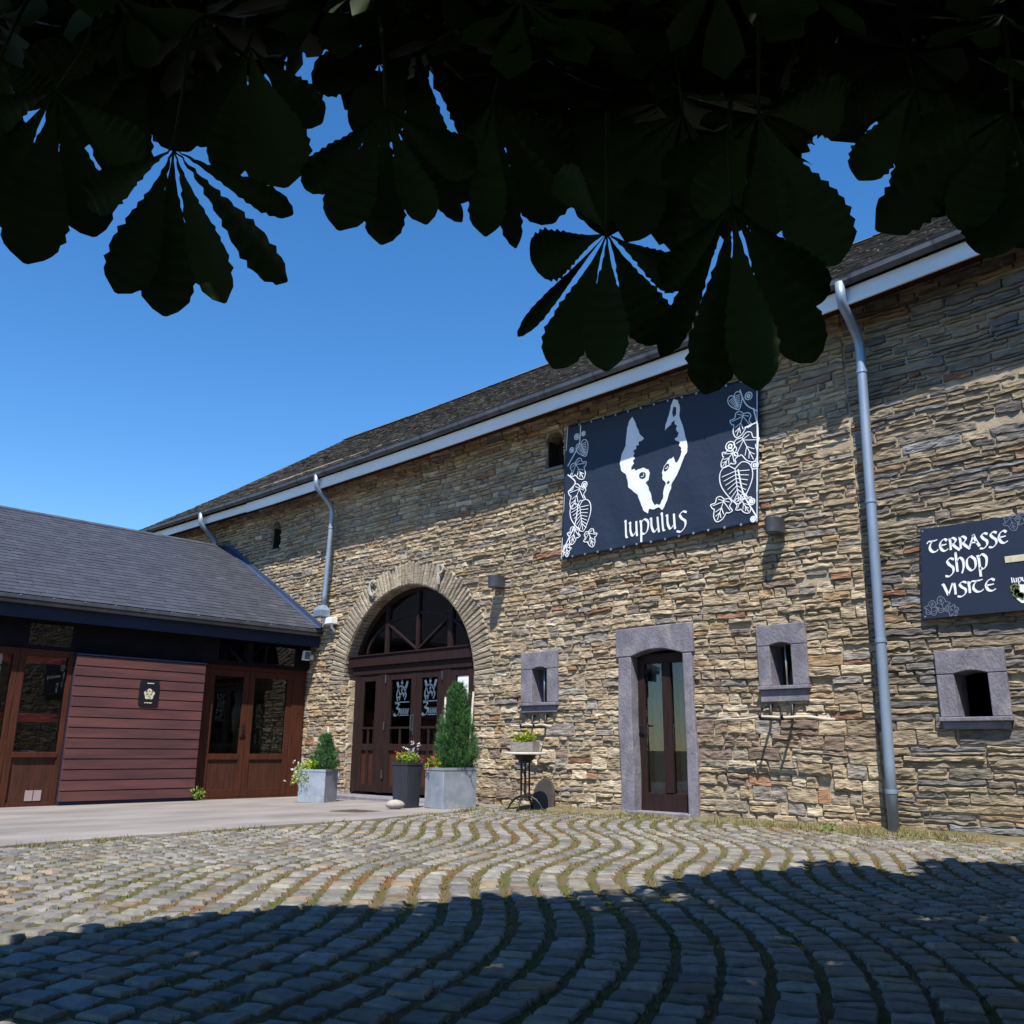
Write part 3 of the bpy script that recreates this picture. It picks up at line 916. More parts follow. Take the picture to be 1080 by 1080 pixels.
# ---------------------------------------------------------------- lettering drawn with a broad pen
def smooth_line(pts, n=7):
    p = np.asarray(pts, float)
    if len(p) < 3: return np.stack([np.linspace(p[0, i], p[-1, i], 5) for i in range(2)], 1)
    q = np.vstack([2 * p[0] - p[1], p, 2 * p[-1] - p[-2]])
    out = []
    for i in range(1, len(q) - 2):
        for t in np.linspace(0, 1, n, endpoint=False):
            a, b, c, d = q[i - 1], q[i], q[i + 1], q[i + 2]
            out.append(0.5 * (2 * b + (c - a) * t + (2 * a - 5 * b + 4 * c - d) * t * t + (3 * b - a - 3 * c + d) * t ** 3))
    out.append(q[-2])
    return np.array(out)
def pen(mb, pts, w, y, y1, nib=R(35), thin=0.32, place=None, smooth=True, const=False):
    p = smooth_line(pts) if smooth else np.asarray(pts, float)
    t = np.gradient(p, axis=0)
    t /= np.maximum(np.linalg.norm(t, axis=1)[:, None], 1e-9)
    ang = np.arctan2(t[:, 1], t[:, 0])
    k = np.ones(len(p)) if const else np.maximum(np.abs(np.sin(ang - nib)), thin)
    n = np.stack([-t[:, 1], t[:, 0]], 1) * (w / 2 * k)[:, None]
    l, r = p + n, p - n
    if place is not None: l, r = place(l), place(r)
    m_ = len(p)
    v = [(a, y, b) for a, b in l] + [(a, y, b) for a, b in r] + [(a, y1, b) for a, b in l] + [(a, y1, b) for a, b in r]
    f = []
    for i in range(m_ - 1):
        f += [(i, m_ + i, m_ + i + 1, i + 1), (2 * m_ + i, i, i + 1, 2 * m_ + i + 1), (m_ + i, 3 * m_ + i, 3 * m_ + i + 1, m_ + i + 1)]
    mb.add(v, f)
GL = {   # strokes with x-height 1, then advance width
    'T': ([[(-.08, .80), (.05, .97), (.3, .97), (.62, 1.0), (.80, 1.06)], [(.42, .97), (.2, .72), (.12, .35), (.32, .06), (.62, .06), (.78, .22)]], .88),
    'E': ([[(.70, .86), (.48, 1.0), (.2, .82), (.09, .48), (.2, .12), (.45, .0), (.72, .14)], [(.12, .5), (.4, .52), (.62, .56)]], .80),
    'R': ([[(.12, 1.0), (.14, .5), (.10, 0)], [(.10, .93), (.38, 1.0), (.58, .80), (.45, .56), (.18, .47)], [(.3, .48), (.5, .2), (.82, -.1)]], .80),
    'A': ([[(-.02, 0), (.2, .5), (.42, 1.02)], [(.38, 1.05), (.55, .5), (.78, 0)], [(.14, .34), (.4, .38), (.64, .36)]], .82),
    'S': ([[(.68, .92), (.42, 1.02), (.2, .84), (.32, .58), (.55, .35), (.52, .02), (.25, -.22), (-.05, -.18)]], .70),
    'V': ([[(-.05, .92), (.08, .96), (.22, .5), (.36, .0)], [(.36, .0), (.55, .5), (.74, 1.02)]], .74),
    'I': ([[(.10, 1.0), (.13, .5), (.12, 0)], [(.02, .96), (.12, 1.0)]], .28),
    'h': ([[(.05, 1.32), (.13, 1.3), (.13, .6), (.12, .02)], [(.14, .72), (.38, .98), (.58, .78), (.58, .3), (.42, -.12)]], .74),
    'o': ([[(.40, 1.0), (.14, .78), (.10, .3), (.36, 0), (.64, .22), (.66, .72), (.40, 1.0)]], .78),
    'p': ([[(.10, 1.0), (.15, .6), (.14, -.5)], [(.14, .82), (.40, 1.02), (.66, .75), (.58, .22), (.36, .02), (.15, .12)]], .76),
    'l': ([[(.02, 1.12), (.12, 1.16), (.13, .5), (.16, .06), (.3, .02)]], .36),
    'u': ([[(.0, .94), (.12, .96), (.13, .4), (.3, .04), (.56, .28)], [(.58, 1.0), (.59, .5), (.62, .04), (.70, .02)]], .78),
    's': ([[(.68, .92), (.42, 1.02), (.2, .84), (.32, .58), (.55, .35), (.52, .0), (.25, -.28), (-.05, -.2)]], .70),
    'n': ([[(.1, 1), (.12, 0)], [(.12, .8), (.4, .98), (.55, .7), (.57, 0)]], .72),
    '3': ([[(.05, .95), (.3, 1.1), (.52, .85), (.25, .58), (.58, .35), (.45, -.1), (.1, -.25), (-.08, -.05)]], .7),
}
def write(mb, text, x, z, h, width, w, y, y1, slope=0.0, big=None):
    tot = sum(GL[c][1] for c in text)
    sx = width / tot
    cx_ = 0
    for c in text:
        st, ad = GL[c]
        for s in st:
            q = [(x + (cx_ + px_) * sx, z + pz * h + slope * (cx_ + px_) * sx) for px_, pz in s]
            pen(mb, q, w, y, y1)
        cx_ += ad

def hop_leaf(mb, cx_, cz_, s, rot, w, y, y1, lobes=3, veins=3):
    """outline and veins of a vine leaf"""
    ca, sa = math.cos(rot), math.sin(rot)
    def T(pts): return [(cx_ + s * (ca * a - sa * b), cz_ + s * (sa * a + ca * b)) for a, b in pts]
    if lobes == 3:
        out = [(0, .45), (.3, .55), (.52, .4), (.5, .1), (.75, -.1), (.55, -.3), (.42, -.32), (.3, -.75), (0, -1.0), (-.3, -.75), (-.42, -.32), (-.55, -.3), (-.75, -.1), (-.5, .1), (-.52, .4), (-.3, .55), (0, .45)]
        vs = [[(0, .45), (0, -.9)], [(0, .3), (.6, -.12)], [(0, .3), (-.6, -.12)], [(0, .35), (.4, .36)], [(0, .35), (-.4, .36)], [(0, -.1), (.28, -.45)], [(0, -.1), (-.28, -.45)], [(0, -.4), (.18, -.7)], [(0, -.4), (-.18, -.7)]]
    else:
        out = [(0, .5), (.35, .72), (.68, .5), (.72, 0), (.45, -.55), (0, -1.0), (-.45, -.55), (-.72, 0), (-.68, .5), (-.35, .72), (0, .5)]
        vs = [[(0, .5), (0, -.9)]] + [[(0, .4 - .26 * k), (sx * (.62 - .1 * k), .3 - .33 * k)] for k in np.arange(0, 4, .6) for sx in (-1, 1)]
    pen(mb, T(out), w, y, y1, const=True)
    for v in vs: pen(mb, T(v), w * .8, y, y1, const=True)
def ring(mb, cx_, cz_, r, w, y, y1, n=14):
    pen(mb, [(cx_ + r * math.cos(a), cz_ + r * math.sin(a)) for a in np.linspace(0, 2 * math.pi, n)], w, y, y1, const=True, smooth=False)

# ---------------------------------------------------------------- banner
YB = D - .08
ban = thing('wall_banner', 'large navy banner with white wolf head and vine leaves hung on the stone wall', 'banner', (-6.7, YB, 3.47))
def quadgrid(c00, c10, c11, c01, nu, nv, y):
    v = []
    for j in range(nv + 1):
        for i in range(nu + 1):
            a, b = i / nu, j / nv
            x = (1 - a) * (1 - b) * c00[0] + a * (1 - b) * c10[0] + a * b * c11[0] + (1 - a) * b * c01[0]
            z = (1 - a) * (1 - b) * c00[1] + a * (1 - b) * c10[1] + a * b * c11[1] + (1 - a) * b * c01[1]
            ed = min(a, 1 - a, b, 1 - b)
            if j == 0: z += .012 * abs(math.sin(a * math.pi * 14))
            if j == nv: z -= .012 * abs(math.sin(a * math.pi * 14))
            v.append((x, y + .010 * math.sin(a * 9 + b * 4) * (0.0 if ed < .02 else .25), z))
    f = [(j * (nu + 1) + i, j * (nu + 1) + i + 1, (j + 1) * (nu + 1) + i + 1, (j + 1) * (nu + 1) + i) for j in range(nv) for i in range(nu)]
    return v, np.array(f)
BC = [(-8.33, 3.46), (-5.13, 3.495), (-5.00, 5.43), (-8.19, 5.53)]
b = MB()
v, f = quadgrid(*BC, 84, 40, YB)
b.add(v, f)
fab = b.build('fabric', MAT['banner'], ban, smooth=True)
sol = fab.modifiers.new('thickness', 'SOLIDIFY'); sol.thickness = .004; sol.offset = 1
for i in range(15):
    a = i / 14
    for zz in (0, 1):
        x = (BC[0][0] + .02) * (1 - a) + (BC[1][0] - .02) * a if zz == 0 else (BC[3][0] + .02) * (1 - a) + (BC[2][0] - .02) * a
        z = (BC[0][1] * (1 - a) + BC[1][1] * a + .03) if zz == 0 else (BC[3][1] * (1 - a) + BC[2][1] * a - .03)
        b = MB()
        pen(b, [(x + .011 * math.cos(q), z + .011 * math.sin(q)) for q in np.linspace(0, 2 * math.pi, 8)], .012, YB - .010, YB - .004, const=True, smooth=False)
        b.build('eyelet', MAT['steel'], ban)
b = MB()
b.beam((BC[0][0] + .018, YB - .008, BC[0][1] + .03), (BC[3][0] + .018, YB - .008, BC[3][1] - .03), .010, .004, up=(0, 1, 0))
b.build('edge_stripe', MAT['print_white'], ban)
b = MB()
b.beam((BC[1][0] - .018, YB - .008, BC[1][1] + .03), (BC[2][0] - .018, YB - .008, BC[2][1] - .03), .010, .004, up=(0, 1, 0))
b.build('edge_stripe', MAT['print_white'], ban)
WL = [(-6.968, 5.362), (-7.014, 5.321), (-7.064, 5.217), (-7.089, 5.063), (-7.099, 4.963), (-7.17, 4.864), (-7.215, 4.715), (-7.194, 4.609), (-7.128, 4.553), (-7.097, 4.461), (-7.084, 4.345), (-7.02, 4.29), (-6.924, 4.202), (-6.879, 4.083), (-6.835, 3.964), (-6.757, 3.904), (-6.733, 3.968), (-6.645, 3.942), (-6.643, 3.998), (-6.687, 4.088), (-6.705, 4.188), (-6.758, 4.309), (-6.723, 4.385), (-6.704, 4.464), (-6.725, 4.524), (-6.813, 4.571), (-6.912, 4.564), (-6.945, 4.549), (-6.97, 4.588), (-7.027, 4.588), (-7.016, 4.629), (-6.975, 4.663), (-6.99, 4.709), (-6.952, 4.737), (-6.977, 4.783), (-6.956, 4.815), (-6.975, 4.857), (-6.918, 4.878), (-6.926, 4.915), (-6.873, 4.919), (-6.881, 4.97), (-6.826, 4.966), (-6.782, 4.989), (-6.861, 5.094), (-6.907, 5.207), (-6.937, 5.302)]
WR = [(-6.268, 5.442), (-6.207, 5.411), (-6.181, 5.292), (-6.193, 5.183), (-6.161, 5.063), (-6.123, 4.915), (-6.092, 4.743), (-6.097, 4.635), (-6.139, 4.59), (-6.189, 4.492), (-6.271, 4.347), (-6.352, 4.255), (-6.387, 4.154), (-6.439, 4.029), (-6.521, 3.909), (-6.566, 3.957), (-6.645, 3.947), (-6.643, 3.99), (-6.605, 4.01), (-6.565, 3.984), (-6.499, 4.067), (-6.486, 4.173), (-6.445, 4.26), (-6.489, 4.323), (-6.5, 4.422), (-6.465, 4.511), (-6.4, 4.579), (-6.305, 4.614), (-6.293, 4.542), (-6.254, 4.518), (-6.214, 4.593), (-6.182, 4.641), (-6.178, 4.708), (-6.213, 4.757), (-6.193, 4.794), (-6.258, 4.832), (-6.278, 4.864), (-6.225, 4.885), (-6.213, 4.937), (-6.251, 4.996), (-6.23, 5.039), (-6.268, 5.084), (-6.266, 5.131), (-6.314, 5.115), (-6.331, 5.078), (-6.372, 5.06), (-6.427, 5.023), (-6.408, 5.111), (-6.356, 5.225), (-6.319, 5.356)]
def rough_edge(poly, amp, n=2):
    out = []
    rr = random.Random(4)
    for i, (x, z) in enumerate(poly):
        x2, z2 = poly[(i + 1) % len(poly)]
        L = math.hypot(x2 - x, z2 - z)
        out.append((x, z))
        if L > .05:
            for k in range(1, n + 1):
                t = k / (n + 1)
                out.append((x + (x2 - x) * t + rr.uniform(-amp, amp), z + (z2 - z) * t + rr.uniform(-amp, amp)))
    return out
b = MB()
b.prism(rough_edge(WL, .006), YB - .012, YB - .004)
b.prism(rough_edge(WR, .006), YB - .012, YB - .004)
b.build('wolf_head', MAT['print_white'], ban)
b = MB()
y0, y1 = YB - .016, YB - .0125
b.prism([(-6.274, 5.33), (-6.237, 5.306), (-6.241, 5.209), (-6.285, 5.172), (-6.30, 5.25)], y0, y1)
def ellipse(cx_, cz_, rx, rz, rot=0, n=18): return [(cx_ + rx * math.cos(a) * math.cos(rot) - rz * math.sin(a) * math.sin(rot), cz_ + rx * math.cos(a) * math.sin(rot) + rz * math.sin(a) * math.cos(rot)) for a in np.linspace(0, 2 * math.pi, n, endpoint=False)]
b.build('wolf_ear', MAT['banner'], ban)
for pts in (ellipse(-6.826, 4.462, .060, .046, -.25), ellipse(-6.425, 4.489, .056, .034, .9)):
    b = MB(); b.prism(pts, y0, y1); b.build('wolf_eye', MAT['banner'], ban)
b = MB()
b.prism([(-6.775, 4.34), (-6.735, 4.37), (-6.745, 4.33)], y0, y1)
b.build('fur_mark', MAT['banner'], ban)
b = MB(); b.prism([(-6.43, 4.27), (-6.40, 4.30), (-6.38, 4.27), (-6.41, 4.25)], y0, y1)
b.build('fur_mark', MAT['banner'], ban)
b = MB(); b.prism([(-6.245, 4.60), (-6.195, 4.66), (-6.19, 4.62), (-6.225, 4.56)], y0, y1)
b.build('fur_mark', MAT['banner'], ban)
for (x, z, r_) in ((-6.826, 4.462, .026), (-6.425, 4.489, .020)):
    b = MB(); pen(b, [(x + r_ * math.cos(a), z + r_ * .8 * math.sin(a)) for a in np.linspace(-2.6, .9, 9)], .010, YB - .0195, YB - .0165, const=True)
    b.build('wolf_pupil', MAT['print_white'], ban)
b = MB()
write(b, 'lupulus', -7.17, 3.625, .205, 1.03, .034, YB - .011, YB - .005)
b.build('lettering', MAT['print_white'], ban)
y0, y1 = YB - .011, YB - .005
LW = .011
VP = (MB(), MB())
for (x, z, s, r, lo) in ((-7.889, 5.11, .15, .4, 2), (-7.98, 4.82, .22, .5, 3), (-7.99, 4.42, .24, -.5, 3), (-7.93, 4.10, .27, .15, 2), (-8.06, 3.83, .17, -.3, 3), (-7.76, 3.74, .17, .3, 3), (-8.20, 3.62, .12, .1, 3),
                         (-5.345, 5.17, .14, .3, 2), (-5.28, 4.87, .22, -.4, 3), (-5.24, 4.54, .26, .4, 3), (-5.40, 4.10, .31, .05, 2), (-5.62, 3.80, .21, -.4, 3), (-5.33, 3.80, .17, .5, 3), (-5.47, 4.43, .17, -.8, 3)):
    hop_leaf(VP[x > -6.5], x, z, s, r, LW, y0, y1, lo)
for (x, z, r) in ((-7.995, 5.31, .045), (-8.09, 5.12, .04), (-7.87, 5.33, .035), (-7.86, 4.53, .05), (-5.457, 4.57, .065), (-5.155, 5.18, .05), (-5.205, 3.787, .04), (-5.14, 4.25, .05), (-5.20, 3.56, .035)):
    ring(VP[x > -6.5], x, z, r, .013, y0, y1); ring(VP[x > -6.5], x, z, r * .4, .02, y0, y1, 9)
for l in ([(-7.922, 5.47), (-7.935, 5.28), (-7.97, 5.15), (-8.17, 4.88)], [(-8.17, 4.75), (-8.03, 4.60), (-8.17, 4.48)], [(-7.98, 4.25), (-8.05, 3.95), (-8.22, 3.68), (-8.28, 3.52)], [(-5.274, 5.30), (-5.2, 5.08), (-5.045, 4.94)], [(-5.24, 4.77), (-5.06, 4.80)],
          [(-5.367, 4.24), (-5.31, 3.90), (-5.145, 3.57)], [(-5.1, 5.0), (-5.06, 4.7), (-5.10, 4.3), (-5.13, 3.9)]): pen(VP[l[0][0] > -6.5], l, .016, y0, y1, const=True)
for b in VP: b.build('vine_print', MAT['print_white'], ban)

# ---------------------------------------------------------------- navy direction sign
YS = D - .07
sg = thing('direction_sign', 'navy sign board with white lettering TERRASSE, Shop and VISITE', 'sign', (-2.3, YS, 2.15))
b = MB(); b.prism([(-3.325, 2.148), (-1.25, 2.15), (-1.25, 3.11), (-3.25, 3.115)], YS, YS + .025); b.build('panel', MAT['sign'], sg, bevel=.003)
b = MB()
y0, y1 = YS - .004, YS - .0005
write(b, 'TERRASSE', -3.185, 2.845, .125, .78, .029, y0, y1)
write(b, 'Shop', -3.04, 2.605, .15, .42, .029, y0, y1)
write(b, 'VISITE', -3.09, 2.375, .12, .52, .028, y0, y1)
b.build('lettering', MAT['print_white'], sg)
b = MB(); b.box(-2.465, -1.55, YS - .006, YS - .0005, 2.64, 2.705); b.prism([(-1.55, 2.58), (-1.40, 2.672), (-1.55, 2.765)], YS - .006, YS - .0005); b.build('arrow', MAT['print_cream'], sg)
VP = (MB(), MB())
for (x, z, s, r, lo) in ((-3.225, 2.24, .10, 2.9, 3), (-3.11, 2.265, .11, 3.3, 3), (-3.01, 2.21, .085, 4.3, 3), (-2.36, 3.06, .11, .2, 3), (-2.26, 3.07, .10, .9, 3)): hop_leaf(VP[x > -2.8], x, z, s, r, .006, y0, y1, lo)
for b in VP: b.build('vine_print', MAT['print_grey'], sg)
b = MB()
write(b, 'lupulus', -2.435, 2.435, .042, .23, .012, y0, y1)
b.prism([(-2.43, 2.34), (-2.42, 2.39), (-2.37, 2.41), (-2.30, 2.40), (-2.25, 2.37), (-2.23, 2.32), (-2.26, 2.26), (-2.31, 2.215), (-2.37, 2.225), (-2.41, 2.27)], y0, y1)
b.build('crest', MAT['print_white'], sg)
b = MB()
for (x, z, s, r) in ((-2.41, 2.38, .05, .5), (-2.40, 2.32, .045, 1.2), (-2.28, 2.39, .04, -.6), (-2.36, 2.30, .035, .2)):
    hop_leaf(b, x, z, s, r, .02, y0 - .003, y0 - .0005, 3)
b.build('crest_leaf', M('hop_green_print', (.12, .17, .05), (.20, .22, .09), scale=40), sg)
for x, z in ((-3.225, 3.09), (-3.295, 2.175), (-1.28, 3.08), (-1.28, 2.18)):
    b = MB(); b.prism(ellipse(x, z, .008, .008, 0, 8), YS - .005, YS - .0005); b.build('screw', MAT['steel'], sg)

# ---------------------------------------------------------------- wall lamps, camera, wire brackets
def wall_lamp(x, z, label):
    t = thing('wall_lamp', label, 'wall lamp', (x, D, z), 'up and down lights on the stone wall')
    b = MB()
    n = 14
    poly = [(x + .095 * math.cos(a), D - .16 - .12 * math.sin(a)) for a in np.linspace(0, math.pi, n)] + [(x - .095, D - .045), (x + .095, D - .045)]
    b.prism(poly, z - .10, z + .085, plane='xy')
    b.build('housing', MAT['grey_metal'], t, bevel=.004)
    b = MB(); b.box(x - .06, x + .06, D - .045, D + .02, z - .06, z + .05); b.build('back_plate', MAT['grey_metal'], t)
    b = MB(); b.prism([(x + .07 * math.cos(a), D - .16 - .095 * math.sin(a)) for a in np.linspace(0, math.pi, n)], z - .1035, z - .1005, plane='xy'); b.build('lens', MAT['frost'], t)
wall_lamp(-9.60, 3.30, 'dark grey half-round wall lamp between the arch and the banner')
wall_lamp(-4.90, 3.42, 'dark grey half-round wall lamp at the lower right corner of the banner')

t = thing('junction_box', 'white box with a stub on the stone wall at the end of the annex gutter', 'junction box', (-14.2, D - .05, 3.02))
b = MB(); b.box(-14.16, -13.88, D - .17, D - .02, 3.02, 3.14); b.build('box', MAT['white_plastic'], t, bevel=.01)
b = MB(); b.tube([(-13.96, D - .09, 3.02), (-13.96, D - .09, 2.96), (-13.96, D - .02, 2.90)], .025, 10); b.build('cable_stub', MAT['white_plastic'], t); b = MB(); b.box(-14.20, -14.161, D - .14, D - .05, 3.04, 3.12); b.build('end_cap', MAT['white_plastic'], t)

def bracket(x, z, label, gap, ln):
    t = thing('pole_bracket', label, 'bracket', (x, D, z), 'iron brackets below the little windows')
    for s in (-1, 1):
        b = MB()
        xx = x + s * gap / 2
        b.tube([(xx, D + .02, z + .16), (xx, D - .03, z + .16), (xx, D - .035, z + .02), (xx, D - .05, z), (xx, D - ln, z - .005), (xx, D - ln - .01, z + .06)], .017, 8)
        b.build('arm', MAT['iron'], t, smooth=True)
bracket(-5.02, 1.15, 'pair of iron arms under the window beside the tall downpipe', .27, .30)
bracket(-8.80, 1.09, 'pair of iron arms under the window above the bistro table', .25, .28)
def pole(x0, x1, z, y, label, bend):
    b = MB()
    n = 14
    pts = [(x0 + (x1 - x0) * i / n, y, z + bend * (1 - (2 * i / n - 1) ** 2) + .008 * math.sin(i * 1.3)) for i in range(n + 1)]
    b.tube(pts, np.linspace(.011, .019, n + 1), 8)
    o = b.build('wooden_pole', MAT['pale_wood'], smooth=True, loc=((x0 + x1) / 2, y, z))
    tag(o, label, 'wooden pole', 'pale poles resting on iron brackets')
pole(-5.78, -4.28, 1.128, D - .28, 'longer pale bent pole resting on the iron arms beside the doorway', .035)
pole(-9.17, -8.36, 1.10, D - .26, 'short pale pole resting on the iron arms above the bistro table', .015)

# ---------------------------------------------------------------- annex
ANX = thing('slate_roofed_annex', 'low annex with blue-grey slate roof, red-brown boarding and glazed brown doors', 'annex', (-17.5, 6.0, -.1))
YA0, YA1 = -1.0, D - .04
ZB = -.10
GXD, GXC, GXW = -14.80, -14.57, -14.68         # glazed door, boarding and window planes
AEX, AEZ = -14.36, 2.935                        # eaves edge of the roof
ARXX, ARZZ = -18.32, 5.13                       # ridge
b = MB()
b.box(-22.2, -22.0, YA0, YA1, -.4, 2.9); b.box(-22.0, -14.9, YA0, YA0 + .2, -.4, 2.9)
b.box(-22.0, -18.6, YA1 - .0, YA1 + .02, -.4, 2.9)
b.build('back_wall', MAT['dark_room'], ANX)
b = MB(); b.box(-22.0, -14.95, YA0 + .2, YA1, -.3, -.12); b.build('floor', MAT['dark_room'], ANX)
b = MB(); b.box(-17.4, -17.3, YA0 + .2, YA1, -.119, 2.6); b.build('inner_partition', MAT['dark_room'], ANX)
b = MB()
b.box(-14.86, -14.70, YA0, YA1, 2.20, 2.86); b.box(-22.0, -14.3, YA0, YA1, 2.861, 2.885)
lint = b.build('lintel', MAT['black_board'], ANX)
b = MB(); b.box(AEX - .085, AEX - .06, YA0, D - .02, 2.62, 2.86); b.box(AEX - .5, AEX - .087, YA0, D - .02, 2.72, 2.735)
b.build('fascia_board', MAT['navy_board'], ANX)
b = MB()
prof = [(AEX - .055, 2.93), (AEX - .055, 2.85), (AEX - .03, 2.82), (AEX + .03, 2.82), (AEX + .055, 2.85), (AEX + .06, 2.935), (AEX + .048, 2.94), (AEX + .042, 2.86), (AEX + .02, 2.835), (AEX - .02, 2.835), (AEX - .043, 2.86), (AEX - .044, 2.93)]
v = [(x, y, z) for y in (YA0, D - .06) for x, z in prof]
k = len(prof)
b.add(v, [(j, (j + 1) % k, k + (j + 1) % k, k + j) for j in range(k)] + [list(range(k))[::-1], [k + j for j in range(k)]])
ag = b.build('gutter', MAT['zinc_dark'], ANX)
for y in np.arange(YA0 + .3, D - .2, .47):
    b = MB(); b.obox((AEX + .058, y, 2.936), (.006, 0, 0), (0, .012, 0), (0, 0, .008)); b.build('gutter_clip', MAT['steel'], ag)
# slates
rt = MB()
L_ = math.hypot(ARXX - AEX, ARZZ - AEZ)
up = np.array([(ARXX - AEX) / L_, 0, (ARZZ - AEZ) / L_]); nrm = np.array([up[2], 0, -up[0]])
NC = 30
for r in range(NC):
    y = YA0 - random.uniform(0, .25)
    while y < D - .03:
        w = .215
        y_b = min(y + w, D - .03)
        if y_b - y > .02:
            p = np.array([AEX + .015, (y + y_b) / 2, AEZ + .01]) + up * (r * L_ / NC)
            g0 = random.uniform(.042, .058)
            if random.random() < .02: g0 *= 1.25
            ln = L_ / NC * 1.6
            tilt = random.gauss(0, .0009)
            rt.obox(p + up * ln / 2 + nrm * (.010 + random.gauss(0, .0006)), (0, (y_b - y) / 2 - .0025, 0) + nrm * tilt, up * ln / 2 - nrm * .0055, nrm * .0022, (g0 * .88, g0 * .96, g0 * 1.24))
        y += w
rt.add([(AEX, YA0 - .1, AEZ - .02), (AEX, D - .04, AEZ - .02), (ARXX, D - .04, ARZZ - .025), (ARXX, YA0 - .1, ARZZ - .025), (2 * ARXX - AEX, D - .04, AEZ), (2 * ARXX - AEX, YA0 - .1, AEZ)], [(0, 1, 2, 3), (3, 2, 4, 5), (0, 3, 5)], (.04, .045, .055))
ar_ = rt.build('roof', MAT['slate_new'], ANX)
b = MB(); b.prism([(ARXX - .12, ARZZ - .02), (ARXX, ARZZ + .045), (ARXX + .12, ARZZ - .02), (ARXX, ARZZ + .02)], YA0 - .1, D - .03, plane='xz'); b.build('ridge_cap', MAT['zinc_dark'], ar_)
b = MB()
p0 = np.array([AEX - .05, 0, AEZ]); p1 = np.array([ARXX, 0, ARZZ])
for (a0, a1, lo, hi) in ((D - .14, D - .03, .03, .055), (D - .045, D - .025, .02, .13)):
    v = []
    for p in (p0, p1):
        for y in (a0, a1):
            for hh in (lo, hi): v.append((p[0] + nrm[0] * hh, y, p[2] + nrm[2] * hh))
    b.add(v, [(0, 1, 3, 2), (4, 6, 7, 5), (0, 4, 5, 1), (2, 3, 7, 6), (1, 5, 7, 3), (0, 2, 6, 4)])
b.build('flashing', MAT['lead'], ANX)
# boarded panel
cl = MB()
NB = 14
zt, zb = 2.15, -.04
for i in range(NB):
    za = zb + (zt - zb) * i / NB; zc = zb + (zt - zb) * (i + 1) / NB - .008
    k = random.uniform(.84, 1.12)
    v = []
    for y in (5.50, 7.66):
        v += [(GXC - .06, y, za), (GXC + .004, y, za), (GXC - .004, y, zc), (GXC - .06, y, zc)]
    cl.add(v, [(0, 1, 5, 4), (1, 2, 6, 5), (2, 3, 7, 6), (3, 2, 1, 0), (4, 5, 6, 7)], (k, k * random.uniform(.95, 1.02), k * random.uniform(.96, 1.08)))
cl.build('boarding', MAT['cladding'], ANX, bevel=.003)
b = MB(); b.box(GXD - .05, GXC - .062, 5.50, 7.66, -.2, 2.19); b.box(GXC - .06, GXC + .012, 5.49, 7.67, zt + .004, zt + .022); b.box(GXC - .06, GXC - .02, 5.50, 7.66, -.2, -.045); b.build('boarding_back', MAT['navy_board'], ANX)
# window left of the boarding (and the next bay beyond the frame)
WM, WP = MAT['wood_mid'], MAT['wood_panel']
def bay(y0, y1, label):
    x = GXW
    b = MB()
    b.box(x - .12, x, y0, y0 + .10, -.2, 2.198); b.box(x - .12, x, y1 - .07, y1, -.2, 2.198)
    b.box(x - .10, x - .004, y0 + .10, y1 - .07, -.2, -.045); b.box(x - .10, x + .012, y0 + .10, y1 - .07, .60, .68)
    b.box(x - .10, x - .004, y0 + .10, y1 - .07, 2.10, 2.197)
    w_ = b.build('window', WM, ANX, bevel=.005); w_['label'] = label
    p = MB(); p.box(x - .06, x - .054, y0 + .10, y1 - .07, .68, 2.10); p.build('pane', MAT['glass'], w_)
    p = MB(); p.box(x - .07, x - .03, y0 + .10, y1 - .07, -.045, .60); p.build('lower_panel', WP, w_)
    return w_
w_ = bay(4.70, 5.495, 'tall brown window left of the red-brown boarding')
p = MB()
for q in (0, 1): p.box(GXW - .03, GXW - .018, 5.06 + q * .12, 5.165 + q * .12, -.02, .13)
p.build('vent_grille', M('pale_pink_plastic', (.33, .25, .25), (.27, .2, .2)), w_)
bay(3.86, 4.695, 'tall brown window at the left edge')
b = MB(); b.box(GXW - .2, GXW - .05, YA0 + .2, 3.855, -.2, 2.19); b.build('boarding', WP, ANX)
# upper lights
for (a, b_, x) in ((4.80, 5.43, GXW),):
    p = MB(); p.box(-14.699, -14.694, a, b_, 2.26, 2.60); p.build('pane', MAT['glass'], lint)
for (a, b_) in ((7.95, 8.5), (8.62, 9.5)):
    p = MB(); p.box(-14.699, -14.694, a, b_, 2.26, 2.62); p.build('pane', MAT['glass'], lint)
# glazed double door
x = GXD
b = MB()
b.box(x - .10, x + .012, 7.68, 7.86, -.2, 2.198); b.box(x - .10, x + .012, 9.57, 9.84, -.2, 2.198); b.box(x - .10, x + .012, 7.86, 9.57, 2.12, 2.197); b.box(x - .1, x + .01, 7.861, 9.569, -.2, -.075)
dfr = b.build('door_frame', WM, ANX, bevel=.005)
dfr['label'] = 'brown glazed double door frame beside the stone wall'
def adoor(y0, y1, hs):
    b = MB()
    a, c = y0 + .11, y1 - .11
    b.box(x - .06, x, y0, a, -.07, 2.115); b.box(x - .06, x, c, y1, -.07, 2.115)
    b.box(x - .057, x - .003, a, c, -.07, .06); b.box(x - .057, x + .006, a, c, .56, .66); b.box(x - .057, x - .003, a, c, 2.0, 2.114)
    d_ = b.build('door_leaf', WM, dfr, bevel=.004)
    p = MB(); p.box(x - .04, x - .02, a, c, .06, .56); p.build('lower_panel', WP, dfr)
    p = MB(); p.box(x - .035, x - .029, a, c, .66, 2.0); p.build('pane', MAT['glass'], dfr)
adoor(7.865, 8.655, 1)
adoor(8.662, 9.565, 0)
h = MB(); yy = 8.60
h.box(x, x + .012, yy - .02, yy + .02, .95, 1.17)
